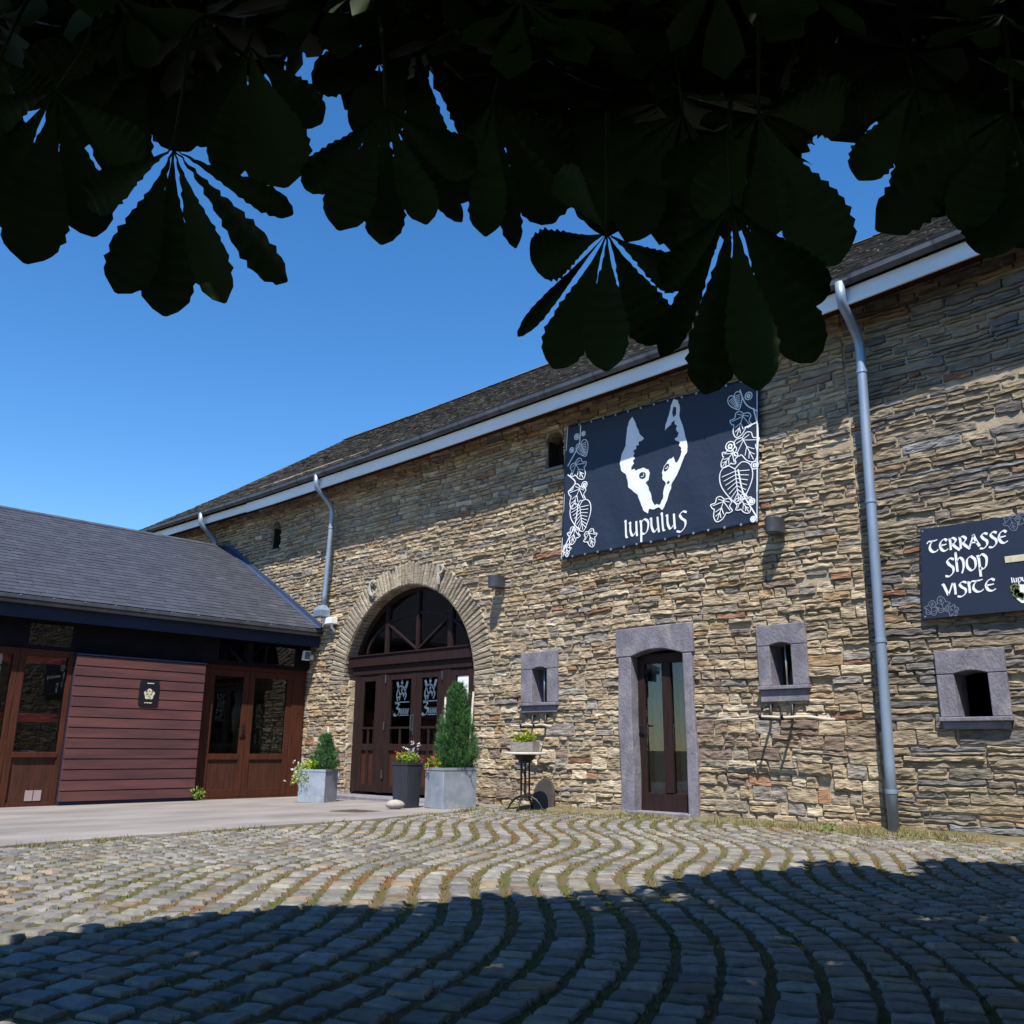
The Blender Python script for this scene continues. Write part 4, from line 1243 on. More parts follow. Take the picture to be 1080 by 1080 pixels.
h.tube([(x + .005, yy, 1.08), (x + .05, yy, 1.08), (x + .055, yy - .03, 1.08), (x + .055, yy - .12, 1.075)], .011, 8)
h.build('door_handle', MAT['iron'], dfr)

# plaque on the boarding
pq = thing('wall_plaque', 'small black plaque with cream crest on the red-brown boarding', 'plaque', (GXC, 6.70, 1.43))
yc, zc_ = 6.695, 1.62
def rrect(cy, cz, w, h, r, n=5):
    out = []
    for (sx, sz, a0) in ((1, -1, -90), (1, 1, 0), (-1, 1, 90), (-1, -1, 180)):
        for q in np.linspace(a0, a0 + 90, n): out.append((cy + sx * (w / 2 - r) + r * math.cos(R(q)), cz + sz * (h / 2 - r) + r * math.sin(R(q))))
    return out
b = MB(); b.prism(rrect(yc, zc_, .325, .40, .04), GXC + .006, GXC + .02, plane='yz'); b.build('plate', M('black_enamel', (.006, .006, .012), (.012, .011, .02), scale=20, rough=.3), pq)
b = MB()
cx0, cx1 = GXC + .021, GXC + .024
pts = []
for a in np.linspace(0, 2 * math.pi, 26, endpoint=False):
    r_ = .083 + .010 * math.sin(a * 5)
    pts.append((yc + .005 + r_ * math.cos(a) * 1.02, zc_ - .02 + r_ * math.sin(a)))
b.prism(pts, cx0, cx1, plane='yz')
for i, (dy, wd) in enumerate(((-.03, .03), (.01, .035), (.05, .03))): b.prism([(yc + dy - wd / 2, zc_ + .145), (yc + dy + wd / 2, zc_ + .150), (yc + dy + wd / 2, zc_ + .166), (yc + dy - wd / 2, zc_ + .160)], cx0, cx1, plane='yz')
for i, dy in enumerate((-.05, -.015, .02, .05)): b.prism([(yc + dy - .014, zc_ - .165), (yc + dy + .012, zc_ - .165), (yc + dy + .012, zc_ - .150), (yc + dy - .014, zc_ - .150)], cx0, cx1, plane='yz')
b.build('crest', MAT['print_cream'], pq)
b = MB()
for (dy, dz, r_) in ((-.03, 0.0, .018), (.03, .0, .018), (0, -.03, .015), (-.045, .045, .02), (.05, .04, .02), (0, .05, .014), (0.02, -.055, .012)): b.prism(ellipse(yc + dy, zc_ - .02 + dz, r_, r_ * .7, .4, 10), cx1 + .0005, cx1 + .002, plane='yz')
b.build('crest_detail', M('olive_print', (.10, .09, .05), (.16, .15, .07), scale=40), pq)
# floodlight under the annex eaves
fl_ = thing('floodlight', 'small white floodlight under the annex eaves beside the stone wall', 'floodlight', (-14.55, 9.72, 2.45))
b = MB(); b.obox((-14.55, 9.66, 2.46), (.035, .0, .0), (0, .075, .0), (0, .01, .09)); b.build('lamp_head', MAT['white_plastic'], fl_, bevel=.01)
b = MB(); b.obox((-14.511, 9.66, 2.46), (.003, 0, 0), (0, .058, 0), (0, .008, .07)); b.build('lens', MAT['frost'], fl_)
b = MB(); b.tube([(-14.58, 9.70, 2.46), (-14.60, 9.80, 2.45), (-14.60, 9.86, 2.45)], .02, 8); b.lathe((-14.60, 9.82, 2.42), [(.03, -.03), (.03, .07)], 10); b.build('mount', MAT['white_plastic'], fl_)

# furnishings seen through the annex window
t = thing('red_shelf', 'red shelving seen behind the left window of the annex', 'shelving', (-14.95, 5.0, -.12))
for z in (2.0, 1.12):
    b = MB(); b.box(-15.05, -14.86, 3.9, 5.75, z, z + .13); b.build('shelf', MAT['red'], t)
for y in (3.92, 5.70):
    b = MB(); b.box(-15.0, -14.9, y, y + .05, -.119, 1.99); b.build('post', MAT['dark_room'], t)
b = MB(); b.box(-15.55, -15.2, 3.975, 5.69, .60, .63); b.build('counter_board', MAT['dark_room'], t)
b = MB(); rbox(b, (-15.33, 4.72, .631), .16, .24, .11, .1); o = b.build('blue_box', M('blue_card', (.03, .09, .28), (.025, .07, .2)), loc=(-15.33, 4.72, .631), bevel=.006); tag(o, 'small blue box on the counter behind the left annex window', 'box')
b = MB(); rbox(b, (-15.3, 5.22, .631), .12, .16, .07, .5); o = b.build('white_box', MAT['paper'], loc=(-15.3, 5.22, .631), bevel=.006); tag(o, 'small white box on the counter behind the left annex window', 'box')
# ---------------------------------------------------------------- stickers and notice on the arched doors
for (a, b_) in (g1, g2):
    cx_ = (a + b_) / 2
    s = MB()
    y0, y1 = yd + .011, yd + .0145
    write(s, '3', cx_ - .17, 1.36, .16, .15, .045, y0, y1)
    for k in range(5): pen(s, [(cx_ - .02 + k * .045, 1.44), (cx_ - .015 + k * .045, 1.35), (cx_ + .01 + k * .045, 1.37), (cx_ + .02 + k * .045, 1.44)], .016, y0, y1)
    pen(s, [(cx_ - .17, 1.545), (cx_ + .21, 1.545)], .016, y0, y1, smooth=False, const=True)
    pen(s, [(cx_ - .05, 1.325), (cx_ + .21, 1.325)], .014, y0, y1, smooth=False, const=True)
    for px_, pz, tx, tz in ((-.03, 1.62, -.13, 1.90), (.0, 1.66, .0, 1.98), (.05, 1.62, .15, 1.90)):
        pen(s, [(cx_ + px_, pz), (cx_ + tx * .7 + px_ * .3, pz + (tz - pz) * .6)], .014, y0, y1, smooth=False, const=True)
        d_ = np.array([tx - px_, tz - pz]); d_ = d_ / np.linalg.norm(d_)
        pen(s, [(cx_ + tx - d_[0] * .13, tz - d_[1] * .13), (cx_ + tx, tz)], .05, y0, y1, smooth=False, const=True)
    for l in ([(-.10, 1.56), (-.13, 1.66), (-.10, 1.76), (-.03, 1.82), (.04, 1.80), (.08, 1.74)], [(.08, 1.74), (.12, 1.66), (.08, 1.58)], [(-.06, 1.6), (-.03, 1.68), (.03, 1.70), (.06, 1.62)], [(-.02, 1.74), (.03, 1.76)], [(-.09, 1.64), (-.04, 1.58)]):
        pen(s, [(cx_ + p_, q_) for p_, q_ in l], .022, y0, y1, const=True)
    s.build('glass_sticker', MAT['frost'], frame)
b = MB(); b.box(-10.72, -10.47, yd + .006, yd + .009, 1.55, 1.92)
o = b.build('paper_notice', MAT['paper'], loc=(-10.6, yd, 1.55)); tag(o, 'white paper notice taped to the glass right of the double doors', 'notice')

# ---------------------------------------------------------------- planters and plants
def planter(name, label, mat, c, w, d, h, ang, taper=1.0, group=None):
    t = thing(name, label, 'planter', c, group)
    b = MB(); rbox(b, c, w, d, h - .03, ang, taper=taper); b.build('body', mat, t, bevel=.008)
    b = MB()
    ca, sa = math.cos(ang), math.sin(ang)
    for (x0_, x1_, y0_, y1_) in ((-w / 2 - .006, w / 2 + .006, -d / 2 - .006, -d / 2 + .015), (-w / 2 - .006, w / 2 + .006, d / 2 - .015, d / 2 + .006), (-w / 2 - .006, -w / 2 + .015, -d / 2 + .016, d / 2 - .016), (w / 2 - .015, w / 2 + .006, -d / 2 + .016, d / 2 - .016)):
        mx, my = (x0_ + x1_) / 2, (y0_ + y1_) / 2
        rbox(b, (c[0] + mx * ca - my * sa, c[1] + mx * sa + my * ca, c[2] + h - .03), x1_ - x0_, y1_ - y0_, .035, ang)
    b.build('rim', mat, t)
    b = MB(); rbox(b, (c[0], c[1], c[2] + h - .0295), w - .04, d - .04, .015, ang); b.build('soil', MAT['soil'], t)
    return t
PA = (-12.5, 8.68, terrace_z(-12.5)); PB = (-9.5, 8.79, terrace_z(-9.5)); PC = (-9.98, 8.40, terrace_z(-9.98))
planter('zinc_planter', 'square zinc planter with trailing white plant beside the annex door', MAT['zinc_box'], PA, .46, .46, .50, R(29))
planter('zinc_planter', 'wide zinc planter with tall conifer right of the arched door', MAT['zinc_box'], PB, .58, .42, .53, R(85))
planter('tall_planter', 'slim dark grey planter with flowers in front of the arched door', MAT['dark_planter'], PC, .30, .30, .60, R(5), taper=.86)

def leaf_quads(mb, P, size, tint, up=0.3, asp=0.55, r_=None):
    r_ = r_ or rng
    n = len(P)
    a = r_.normal(size=(n, 3)); a[:, 2] += up
    a /= np.linalg.norm(a, axis=1)[:, None]
    c = r_.normal(size=(n, 3))
    s = np.cross(a, c); s /= np.linalg.norm(s, axis=1)[:, None]
    L = (np.asarray(size) * r_.uniform(.7, 1.3, n))[:, None]
    W = L * asp
    nn = np.cross(a, s)
    v = np.stack([P, P + a * L * .5 + s * W * .5 + nn * L * .05, P + a * L, P + a * L * .5 - s * W * .5 + nn * L * .05], 1).reshape(-1, 3)
    f = np.arange(4 * n).reshape(n, 4)
    mb.add(v, f, np.repeat(np.broadcast_to(tint, (n, 3)), 4, axis=0))
def conifer(name, label, base, h, r, n, lean=(0, 0), fork=False):
    t = thing(name, label, 'conifer', base)
    b = MB(); b.tube([base, (base[0] + lean[0] * .5, base[1] + lean[1] * .5, base[2] + h * .5), (base[0] + lean[0] * .9, base[1] + lean[1] * .9, base[2] + h * .9)], [.025, .015, .005], 6); b.build('stem', MAT['bark'], t)
    b = MB()
    # upswept tufts
    nt = n // 26
    for i in range(nt):
        f = rng.random() ** 1.25
        prof = (1 - f) ** .75 * (0.62 + .38 * min(1, f * 6))
        ang = rng.uniform(0, 2 * math.pi)
        rad = r * prof * rng.uniform(.45, 1.12) * (1 + .20 * vnoise(np.array([[math.cos(ang) * 2.2, math.sin(ang) * 2.2, f * 7 + base[0]]]))[0] + (.15 if rng.random() < .06 else 0))
        p = np.array([base[0] + lean[0] * f + rad * math.cos(ang), base[1] + lean[1] * f + rad * math.sin(ang), base[2] + f * h * .97])
        if fork and f > .82: p[0] += (.05 if rng.random() < .5 else -.05)
        d_ = np.array([math.cos(ang) * .55, math.sin(ang) * .55, .85]) + rng.normal(size=3) * .18
        d_ /= np.linalg.norm(d_)
        L = rng.uniform(.05, .10) * (h / 1.2) ** .4
        k = rng.uniform(.55, 1.35)
        ts = rng.random(26)
        Q = p + d_ * (ts * L)[:, None] + rng.normal(size=(26, 3)) * .008
        aa = d_ + rng.normal(size=(26, 3)) * .5
        aa /= np.linalg.norm(aa, axis=1)[:, None]
        s = np.cross(aa, rng.normal(size=(26, 3))); s /= np.linalg.norm(s, axis=1)[:, None]
        ln = rng.uniform(.018, .034, 26)[:, None]
        v = np.stack([Q - s * .0028, Q + s * .0028, Q + aa * ln], 1).reshape(-1, 3)
        tint = np.array([1.0, 1.0, 1.0]) * k * (np.array([1.15, 1.08, .8]) if rng.random() < .25 else 1)
        b.add(v, np.arange(78).reshape(26, 3), tint)
    b.build('foliage', MAT['conifer'], t)
    return t
conifer('conifer_shrub', 'tall cone-shaped conifer in the wide zinc planter', (PB[0] + .03, PB[1] + .06, PB[2] + .51), 1.17, .33, 60000, lean=(-.02, .03), fork=True)
conifer('conifer_shrub', 'short bushy conifer in the square zinc planter beside the annex door', (PA[0] + .04, PA[1] + .08, PA[2] + .48), .56, .25, 22000, fork=True)
def flowers(name, label, c, rx, ry, h, n, leaf_t, petals, np_, droop=0.0, size=.045):
    t = thing(name, label, 'flowers', c)
    b = MB()
    q = rng.normal(size=(n, 3)); q /= np.linalg.norm(q, axis=1)[:, None]; q *= rng.random((n, 1)) ** .4
    P = np.array(c) + q * np.array([rx, ry, h]) * np.array([1, 1, .6]) + np.array([0, 0, h * .45])
    P[:, 2] -= droop * (np.hypot(q[:, 0], q[:, 1]) ** 2)
    tt = np.array(leaf_t) * rng.uniform(.6, 1.3, (n, 1))
    leaf_quads(b, P, size, tt, up=.5)
    b.build('leaves', MAT['herb'], t)
    b = MB()
    for col, cnt, (ox, oy, oz, sp) in petals:
        m_ = cnt
        q = rng.normal(size=(m_, 3)) * sp
        C_ = np.array(c) + np.array([ox, oy, oz]) + q
        for k in range(6):
            leaf_quads(b, C_ + rng.normal(size=(m_, 3)) * .006, .026, np.array(col) * rng.uniform(.8, 1.1, (m_, 1)), up=.3, asp=.8)
    if petals: b.build('petals', MAT['petal'], t)
    b = MB()
    for i in range(6):
        a = rng.uniform(0, 6.28); rr_ = rng.uniform(.2, .7)
        b.tube([c, (c[0] + rx * rr_ * math.cos(a), c[1] + ry * rr_ * math.sin(a), c[2] + h * .7)], [.004, .002], 5)
    b.build('stalks', MAT['herb'], t)
flowers('flower_clump', 'yellow-green clump with red and white flowers in the slim dark planter', (PC[0], PC[1], PC[2] + .57), .17, .17, .18, 420, (1.5, 1.25, .9), [((.75, .03, .05), 9, (-.13, -.06, .16, .03)), ((.75, .72, .70), 12, (.03, .02, .17, .07)), ((.45, .40, .55), 6, (.05, .05, .18, .05))], 6)
flowers('flower_clump', 'red flowers and light green leaves at the left end of the wide zinc planter', (PB[0] - .08, PB[1] - .21, PB[2] + .50), .14, .13, .17, 330, (1.3, 1.1, .9), [((.72, .07, .10), 18, (-.05, -.03, .10, .05)), ((.75, .25, .28), 8, (-.05, -.03, .07, .05))], 6)
flowers('trailing_plant', 'trailing pale white-leaved plant spilling over the square zinc planter', (PA[0] - .10, PA[1] - .24, PA[2] + .40), .20, .17, .22, 700, (2.6, 2.0, 4.5), [((.7, .7, .6), 26, (-.04, -.05, .04, .07))], 6, droop=.22, size=.034)
flowers('flower_clump', 'bright yellow-green leaves between the conifer and the trailing white plant', (PA[0] + .02, PA[1] - .17, PA[2] + .49), .08, .08, .15, 90, (2.6, 2.1, 1.2), [], 0, size=.06)
def stick(x, y, z, h, dx, dy, label):
    b = MB()
    b.tube([(x, y, z), (x + dx * .5, y + dy * .5, z + h * .5), (x + dx, y + dy, z + h)], [.019, .018, .016], 8)
    o = b.build('birch_stick', MAT['birch'], loc=(x, y, z), smooth=False); tag(o, label, 'stick', 'white sticks stuck in the planters')
stick(PA[0] - .03, PA[1] + .17, PA[2] + .487, .68, -.05, .02, 'tallest white stick behind the short conifer by the annex door')
stick(PA[0] + .06, PA[1] + .19, PA[2] + .487, .44, .02, .02, 'shorter right-hand white stick behind the short conifer by the annex door')
stick(PA[0] - .14, PA[1] + .11, PA[2] + .487, .50, -.03, .02, 'white stick mostly hidden behind the left side of the short conifer by the annex door')
stick(PB[0] - .12, PB[1] - .05, PB[2] + .517, .98, .0, .02, 'white stick at the left edge of the tall cone-shaped conifer')
stick(PB[0] + .12, PB[1] + .21, PB[2] + .517, 1.06, .05, .03, 'white stick at the right edge of the tall cone-shaped conifer')

# bistro table with its wooden flower box
TX_, TY_ = -8.52, 9.25
t = thing('bistro_table', 'round bistro table with pale top and black iron foot against the stone wall', 'table', (TX_, TY_, -.01))
b = MB(); b.lathe((TX_, TY_, 0), [(.01, .715), (.285, .715), (.295, .722), (.295, .737), (.285, .745), (.01, .745)], 36); b.build('table_top', MAT['marble'], t)
b = MB()
for a in (R(45), R(135), R(225), R(315)): b.tube([(TX_ + .055 * math.cos(a), TY_ + .055 * math.sin(a), .18), (TX_ + .055 * math.cos(a), TY_ + .055 * math.sin(a), .62)], .013, 8)
b.lathe((TX_, TY_, 0), [(.02, .60), (.09, .605), (.09, .63), (.13, .66), (.15, .713), (.02, .714)], 16)
b.lathe((TX_, TY_, 0), [(.03, .15), (.085, .16), (.085, .185), (.03, .195)], 16)
b.build('column', MAT['iron'], t)
for a in (R(20), R(110), R(200), R(290)):
    b = MB()
    pts = [(TX_ + r_ * math.cos(a), TY_ + r_ * math.sin(a), z) for r_, z in ((.03, .17), (.09, .165), (.16, .13), (.215, .07), (.245, .015), (.275, .0), (.29, .012))]
    b.tube(pts, [.016, .016, .015, .014, .013, .013, .012], 8)
    b.build('foot', MAT['iron'], t, smooth=True)
bx = (TX_ + .02, TY_ - .03, .7455)
t = thing('flower_box', 'small grey wooden box on the bistro table', 'flower box', bx)
b = MB(); rbox(b, bx, .33, .17, .13, R(12)); b.build('box', MAT['crate_wood'], t, bevel=.006)
for s in (-1, 1):
    b = MB(); rbox(b, (bx[0] + s * .168 * math.cos(R(12)), bx[1] + s * .168 * math.sin(R(12)), bx[2]), .012, .19, .145, R(12))
    b.build('end_board', MAT['crate_wood'], t)
flowers('flower_clump', 'low yellow-green plants growing in the box on the bistro table', (bx[0], bx[1], bx[2] + .125), .19, .10, .12, 420, (1.5, 1.25, .7), [((.75, .6, .05), 10, (.0, .0, .09, .08))], 6, size=.04)

# dark slab leaning on the wall behind the table, stone, drain cover
b = MB()
n = 14
poly = [(-.20, 0), (.20, 0)] + [(.20 * math.cos(a) * (1 if math.cos(a) > 0 else 1.0), .12 + .30 * math.sin(a)) for a in np.linspace(0.0, math.pi, n)]
b.prism(poly, -.02, .02)
o = b.build('slate_slab', MAT['slate_slab'], loc=(0, 0, 0), bevel=.006)
o.location = (-8.66, 9.76, -.02); o.rotation_euler = (R(-10), 0, 0)
tag(o, 'dark round-topped slab leaning on the wall behind the bistro table', 'slab')
b = MB()
n, m_ = 16, 9
sv = [(.13 * math.cos(2 * math.pi * i / n) * math.sin(math.pi * j / m_), .08 * math.sin(2 * math.pi * i / n) * math.sin(math.pi * j / m_), .06 + .06 * math.cos(math.pi * j / m_)) for j in range(m_ + 1) for i in range(n)]
sv = np.array(sv); sv *= (1 + .07 * vnoise(sv * 9 + 3))[:, None]
b.add(sv, [(j * n + i, j * n + (i + 1) % n, (j + 1) * n + (i + 1) % n, (j + 1) * n + i) for j in range(m_) for i in range(n)])
o = b.build('river_stone', MAT['pebble'], loc=(0, 0, 0), smooth=True); o.location = (-9.80, 8.06, terrace_z(-9.8) - .004); o.rotation_euler = (0, 0, R(40))
tag(o, 'pale rounded stone at the foot of the slim dark planter', 'stone')
t = thing('drain_cover', 'rusty drain cover set in the concrete terrace', 'drain cover', (-9.75, 7.42, terrace_z(-9.75)))
b = MB(); rbox(b, (-9.75, 7.42, terrace_z(-9.75) - .01), .62, .42, .014, R(8)); b.build('lid', MAT['rust_iron'], t)
b = MB()
for k in range(5): rbox(b, (-9.75 - .2 + k * .1, 7.42 - .028 + k * .014, terrace_z(-9.75) + .0035), .03, .3, .004, R(8))
b.build('rib', MAT['rust_iron'], t)

# weeds
def weed(name, label, c, h, n, tint):
    t = MB()
    for i in range(5):
        a = rng.uniform(0, 6.28)
        t.tube([(c[0], c[1], c[2] - .01), (c[0] + .02 * math.cos(a), c[1] + .02 * math.sin(a), c[2] + h * .5), (c[0] + .05 * math.cos(a), c[1] + .05 * math.sin(a), c[2] + h * .9)], [.003, .002, .001], 5, tint=np.array(tint) * .6)
    P = np.array(c) + rng.normal(size=(n, 3)) * np.array([.045, .045, .0]) + np.array([0, 0, 1]) * rng.uniform(.02, h, (n, 1))
    leaf_quads(t, P, .05 * h / .16, np.array(tint) * rng.uniform(.6, 1.3, (n, 1)), up=.6)
    o = t.build(name, MAT['grass'], loc=c)
    tag(o, label, 'weed')
weed('weed', 'bright green weed growing at the right foot of the red-brown boarding', (-14.50, 7.70, terrace_z(-14.5)), .20, 60, (.22, .32, .06))
weed('weed', 'tall scraggy green weed on the terrace edge at the left', (-8.45, 2.42, -.01), .26, 70, (.10, .16, .05))
weed('weed', 'small leafy green weed in the cobbles near the wall below the tall downpipe', (-4.15, 8.95, .0), .10, 50, (.14, .22, .05))
gm = MB()
def blades(P, h, w, tint):
    n = len(P)
    a = rng.uniform(0, 2 * math.pi, n)
    s = np.stack([np.cos(a), np.sin(a), np.zeros(n)], 1) * (w * rng.uniform(.6, 1.4, n))[:, None]
    d_ = rng.normal(size=(n, 3)) * .45; d_[:, 2] = 1
    hh = (h * rng.uniform(.4, 1.3, n))[:, None]
    v = np.stack([P - s, P + s, P + d_ * hh], 1).reshape(-1, 3)
    gm.add(v, np.arange(3 * n).reshape(n, 3), np.repeat(tint, 3, axis=0))
def tints(n):
    k = rng.random(n)
    t = np.where(k[:, None] < .55, np.array([.34, .28, .13]), np.where(k[:, None] < .8, np.array([.20, .20, .07]), np.array([.12, .17, .04])))
    return t * rng.uniform(.6, 1.25, (n, 1))
n = 15000
x = rng.uniform(-9.4, 2.5, n); y = 9.86 - np.abs(rng.normal(size=n)) * .28
cl_ = vnoise(np.stack([x * 1.6, y * 2, x * 0], 1)) + rng.normal(size=n) * .2
k = cl_ > -.15
k &= ~((x > -7.2) & (x < -6.2) & (y > 9.72))
blades(np.stack([x, y, np.full(n, -.03)], 1)[k], .075, .005, tints(n)[k])
n = 16000
x = rng.uniform(-8.8, 1.5, n); y = rng.uniform(7.0, 9.6, n)
k = (vnoise(np.stack([x * 2.2, y * 2.2, x * 0 + 9], 1)) + (y - 8.9) * .35 + rng.normal(size=n) * .15 > .30) & (x > terrace_edge(y))
blades(np.stack([x, y, np.full(n, -.015)], 1)[k], .04, .005, tints(n)[k])
n = 3200
y = rng.uniform(-1, 9.2, n); x = terrace_edge(y) + .02 + np.abs(rng.normal(size=n)) * .10
k = vnoise(np.stack([x * 2, y * 3, x * 0 + 4], 1)) + rng.normal(size=n) * .2 > -.1
blades(np.stack([x, y, np.full(n, -.02)], 1)[k], .05, .005, tints(n)[k])
JP = np.array(JOINTS)
JP = JP[(JP[:, 0] > terrace_edge(JP[:, 1])) & (JP[:, 1] < 9.6)]
JP = np.repeat(JP, 9, axis=0) + rng.normal(size=(len(JP) * 9, 2)) * np.array([.03, .03])
cl_ = vnoise(np.stack([JP[:, 0] * 1.3, JP[:, 1] * 1.3, JP[:, 0] * 0 + 2.5], 1)) + rng.normal(size=len(JP)) * .25
JP = JP[cl_ > -.45]
mt_ = np.where(rng.random((len(JP), 1)) < .4, np.array([.19, .105, .05]), np.where(rng.random((len(JP), 1)) < .6, np.array([.15, .145, .05]), np.array([.10, .12, .035]))) * rng.uniform(.9, 1.6, (len(JP), 1))
blades(np.stack([JP[:, 0], JP[:, 1], np.full(len(JP), -.014)], 1), .020, .005, mt_)
o = gm.build('grass', MAT['grass'])
o['kind'] = 'stuff'
# dirt banked up against the wall foot
dm_ = MB()
xx = np.linspace(-9.3, XR, 120)
yy = np.array([9.45, 9.55, 9.65, 9.76, 9.86, 9.92])
v = np.array([(x, y, 0) for x in xx for y in yy])
v[:, 2] = -.018 + .045 * np.clip((v[:, 1] - 9.45) / .42, 0, 1) ** 1.6 + .014 * vnoise(v * 5) - (v[:, 1] < 9.5) * .03
v[:, 2] -= ((v[:, 0] > -7.25) & (v[:, 0] < -6.2)) * .02
dm_.add(v, np.array([(i * 6 + j, (i + 1) * 6 + j, (i + 1) * 6 + j + 1, i * 6 + j + 1) for i in range(119) for j in range(5)]))
o = dm_.build('earth_strip', M('dusty_earth', (.21, .17, .11), (.12, .11, .055), scale=3.5, rough=.95, bump=1.0, bscale=60, spec=.1, bdist=.02), smooth=True)
o['kind'] = 'structure'

# ---------------------------------------------------------------- chestnut tree over the camera
tree = thing('chestnut_tree', 'dark horse chestnut tree whose leafy branches hang over the top of the view', 'tree', (3.4, -1.4, 0))
b = MB()
b.tube([(3.4, -1.4, -.1), (3.38, -1.38, .3), (3.3, -1.3, 1.4), (3.25, -1.25, 2.6), (3.2, -1.2, 3.4)], [.42, .33, .28, .26, .25], 16)
tr_ = b.build('trunk', MAT['bark'], tree, smooth=True)
limbs = []
for (ex, ey, ez) in ((-2.6, 1.0, 3.7), (-1.8, 3.6, 4.2), (-.2, 5.4, 4.8), (2.4, 4.2, 5.2), (5.8, 2.0, 5.4), (6.0, -3.0, 5.2), (2.0, -5.0, 5.4), (-1.8, -2.8, 4.6), (3.0, -1.0, 8.0)):
    b = MB()
    s0 = np.array([3.2, -1.2, 3.1]); e0_ = np.array([ex, ey, ez])
    pts = [s0 + (e0_ - s0) * q + np.array([.12 * math.sin(q * 5 + ex), .12 * math.cos(q * 4 + ey), .5 * math.sin(math.pi * q)]) for q in np.linspace(0, 1, 9)]
    b.tube(pts, np.linspace(.15, .03, 9), 8)
    b.build('limb', MAT['bark'], tree, smooth=True)
    limbs.append(pts)
HERO = [
    ((-1.309, 0.54, 1.761), [(-1.393, 0.51, 1.511, 0.103), (-1.395, 0.596, 1.502, 0.104), (-1.255, 0.633, 1.491, 0.093), (-1.224, 0.725, 1.557, 0.1), (-1.261, 0.747, 1.714, 0.058), (-1.545, 0.495, 1.74, 0.086)]),
    ((-1.549, 0.417, 1.94), [(-1.594, 0.425, 1.608, 0.12), (-1.593, 0.532, 1.71, 0.114), (-1.717, 0.347, 1.697, 0.114), (-1.504, 0.566, 1.848, 0.098), (-1.775, 0.342, 1.947, 0.11)]),
    ((-1.073, 0.799, 1.863), [(-1.139, 0.763, 1.636, 0.106), (-1.134, 0.85, 1.646, 0.097), (-1.042, 0.875, 1.658, 0.081), (-1.043, 0.958, 1.703, 0.058), (-1.26, 0.767, 1.775, 0.087), (-1.043, 0.985, 1.824, 0.088)]),
    ((-1.386, 0.693, 2.12), [(-1.38, 0.798, 1.851, 0.156), (-1.505, 0.733, 1.895, 0.115), (-1.571, 0.679, 1.988, 0.117), (-1.344, 0.845, 2.007, 0.119)]),
    ((-1.025, 1.014, 1.986), [(-1.055, 1.029, 1.711, 0.092), (-1.061, 1.118, 1.729, 0.063), (-1.145, 1.007, 1.811, 0.11), (-1.015, 1.18, 1.794, 0.112), (-0.996, 1.203, 1.938, 0.115)]),
    ((-0.777, 1.034, 1.602), [(-0.974, 1.033, 1.483, 0.033), (-0.878, 1.017, 1.388, 0.089), (-0.788, 1.04, 1.364, 0.098), (-0.765, 1.16, 1.447, 0.095), (-0.887, 0.971, 1.568, 0.091), (-0.861, 1.014, 1.75, 0.081), (-0.748, 1.215, 1.573, 0.066)]),
    ((-0.6, 1.125, 1.62), [(-0.763, 1.156, 1.421, 0.069), (-0.692, 1.169, 1.338, 0.094), (-0.598, 1.166, 1.317, 0.103), (-0.557, 1.278, 1.389, 0.1), (-0.552, 1.324, 1.512, 0.082), (-0.749, 1.152, 1.547, 0.08)]),
    ((-0.624, 1.287, 1.895), [(-0.555, 1.41, 1.619, 0.13), (-0.651, 1.364, 1.693, 0.121), (-0.743, 1.276, 1.731, 0.121), (-0.541, 1.476, 1.983, 0.119), (-0.806, 1.252, 1.828, 0.107)]),
    ((-0.79, 1.305, 1.998), [(-0.914, 1.277, 1.754, 0.123), (-1.001, 1.238, 1.827, 0.126), (-0.852, 1.382, 1.744, 0.125), (-1.026, 1.209, 1.957, 0.117), (-0.765, 1.462, 1.83, 0.115)]),
    ((-0.284, 1.549, 1.868), [(-0.497, 1.445, 1.678, 0.104), (-0.378, 1.497, 1.651, 0.1), (-0.361, 1.603, 1.638, 0.121), (-0.303, 1.652, 1.655, 0.111), (-0.447, 1.519, 1.72, 0.102), (-0.253, 1.698, 1.775, 0.103), (-0.448, 1.531, 1.881, 0.091)]),
    ((-0.45, 1.609, 2.052), [(-0.575, 1.603, 1.899, 0.095), (-0.508, 1.673, 1.806, 0.117), (-0.417, 1.698, 1.894, 0.112), (-0.575, 1.62, 2.089, 0.098), (-0.382, 1.751, 2.037, 0.115)]),
    ((-0.972, 1.302, 2.119), [(-1.13, 1.237, 1.884, 0.133), (-1.02, 1.356, 1.846, 0.133), (-0.939, 1.458, 1.975, 0.124), (-1.132, 1.238, 2.073, 0.124)]),
    ((-1.666, 0.593, 2.248), [(-1.836, 0.511, 2.031, 0.141), (-1.762, 0.61, 1.954, 0.141), (-1.677, 0.728, 2.046, 0.145), (-1.905, 0.453, 2.204, 0.124)]),
    ((-1.241, 0.997, 2.253), [(-1.367, 0.956, 2.037, 0.141), (-1.278, 1.069, 1.96, 0.141), (-1.196, 1.185, 2.052, 0.145), (-1.457, 0.886, 2.189, 0.124), (-1.086, 1.187, 2.137, 0.121)]),
    ((-1.694, 0.351, 2.057), [(-1.776, 0.362, 1.812, 0.127), (-1.708, 0.421, 1.83, 0.109), (-1.844, 0.306, 1.985, 0.112), (-1.692, 0.443, 2.005, 0.093)]),
]
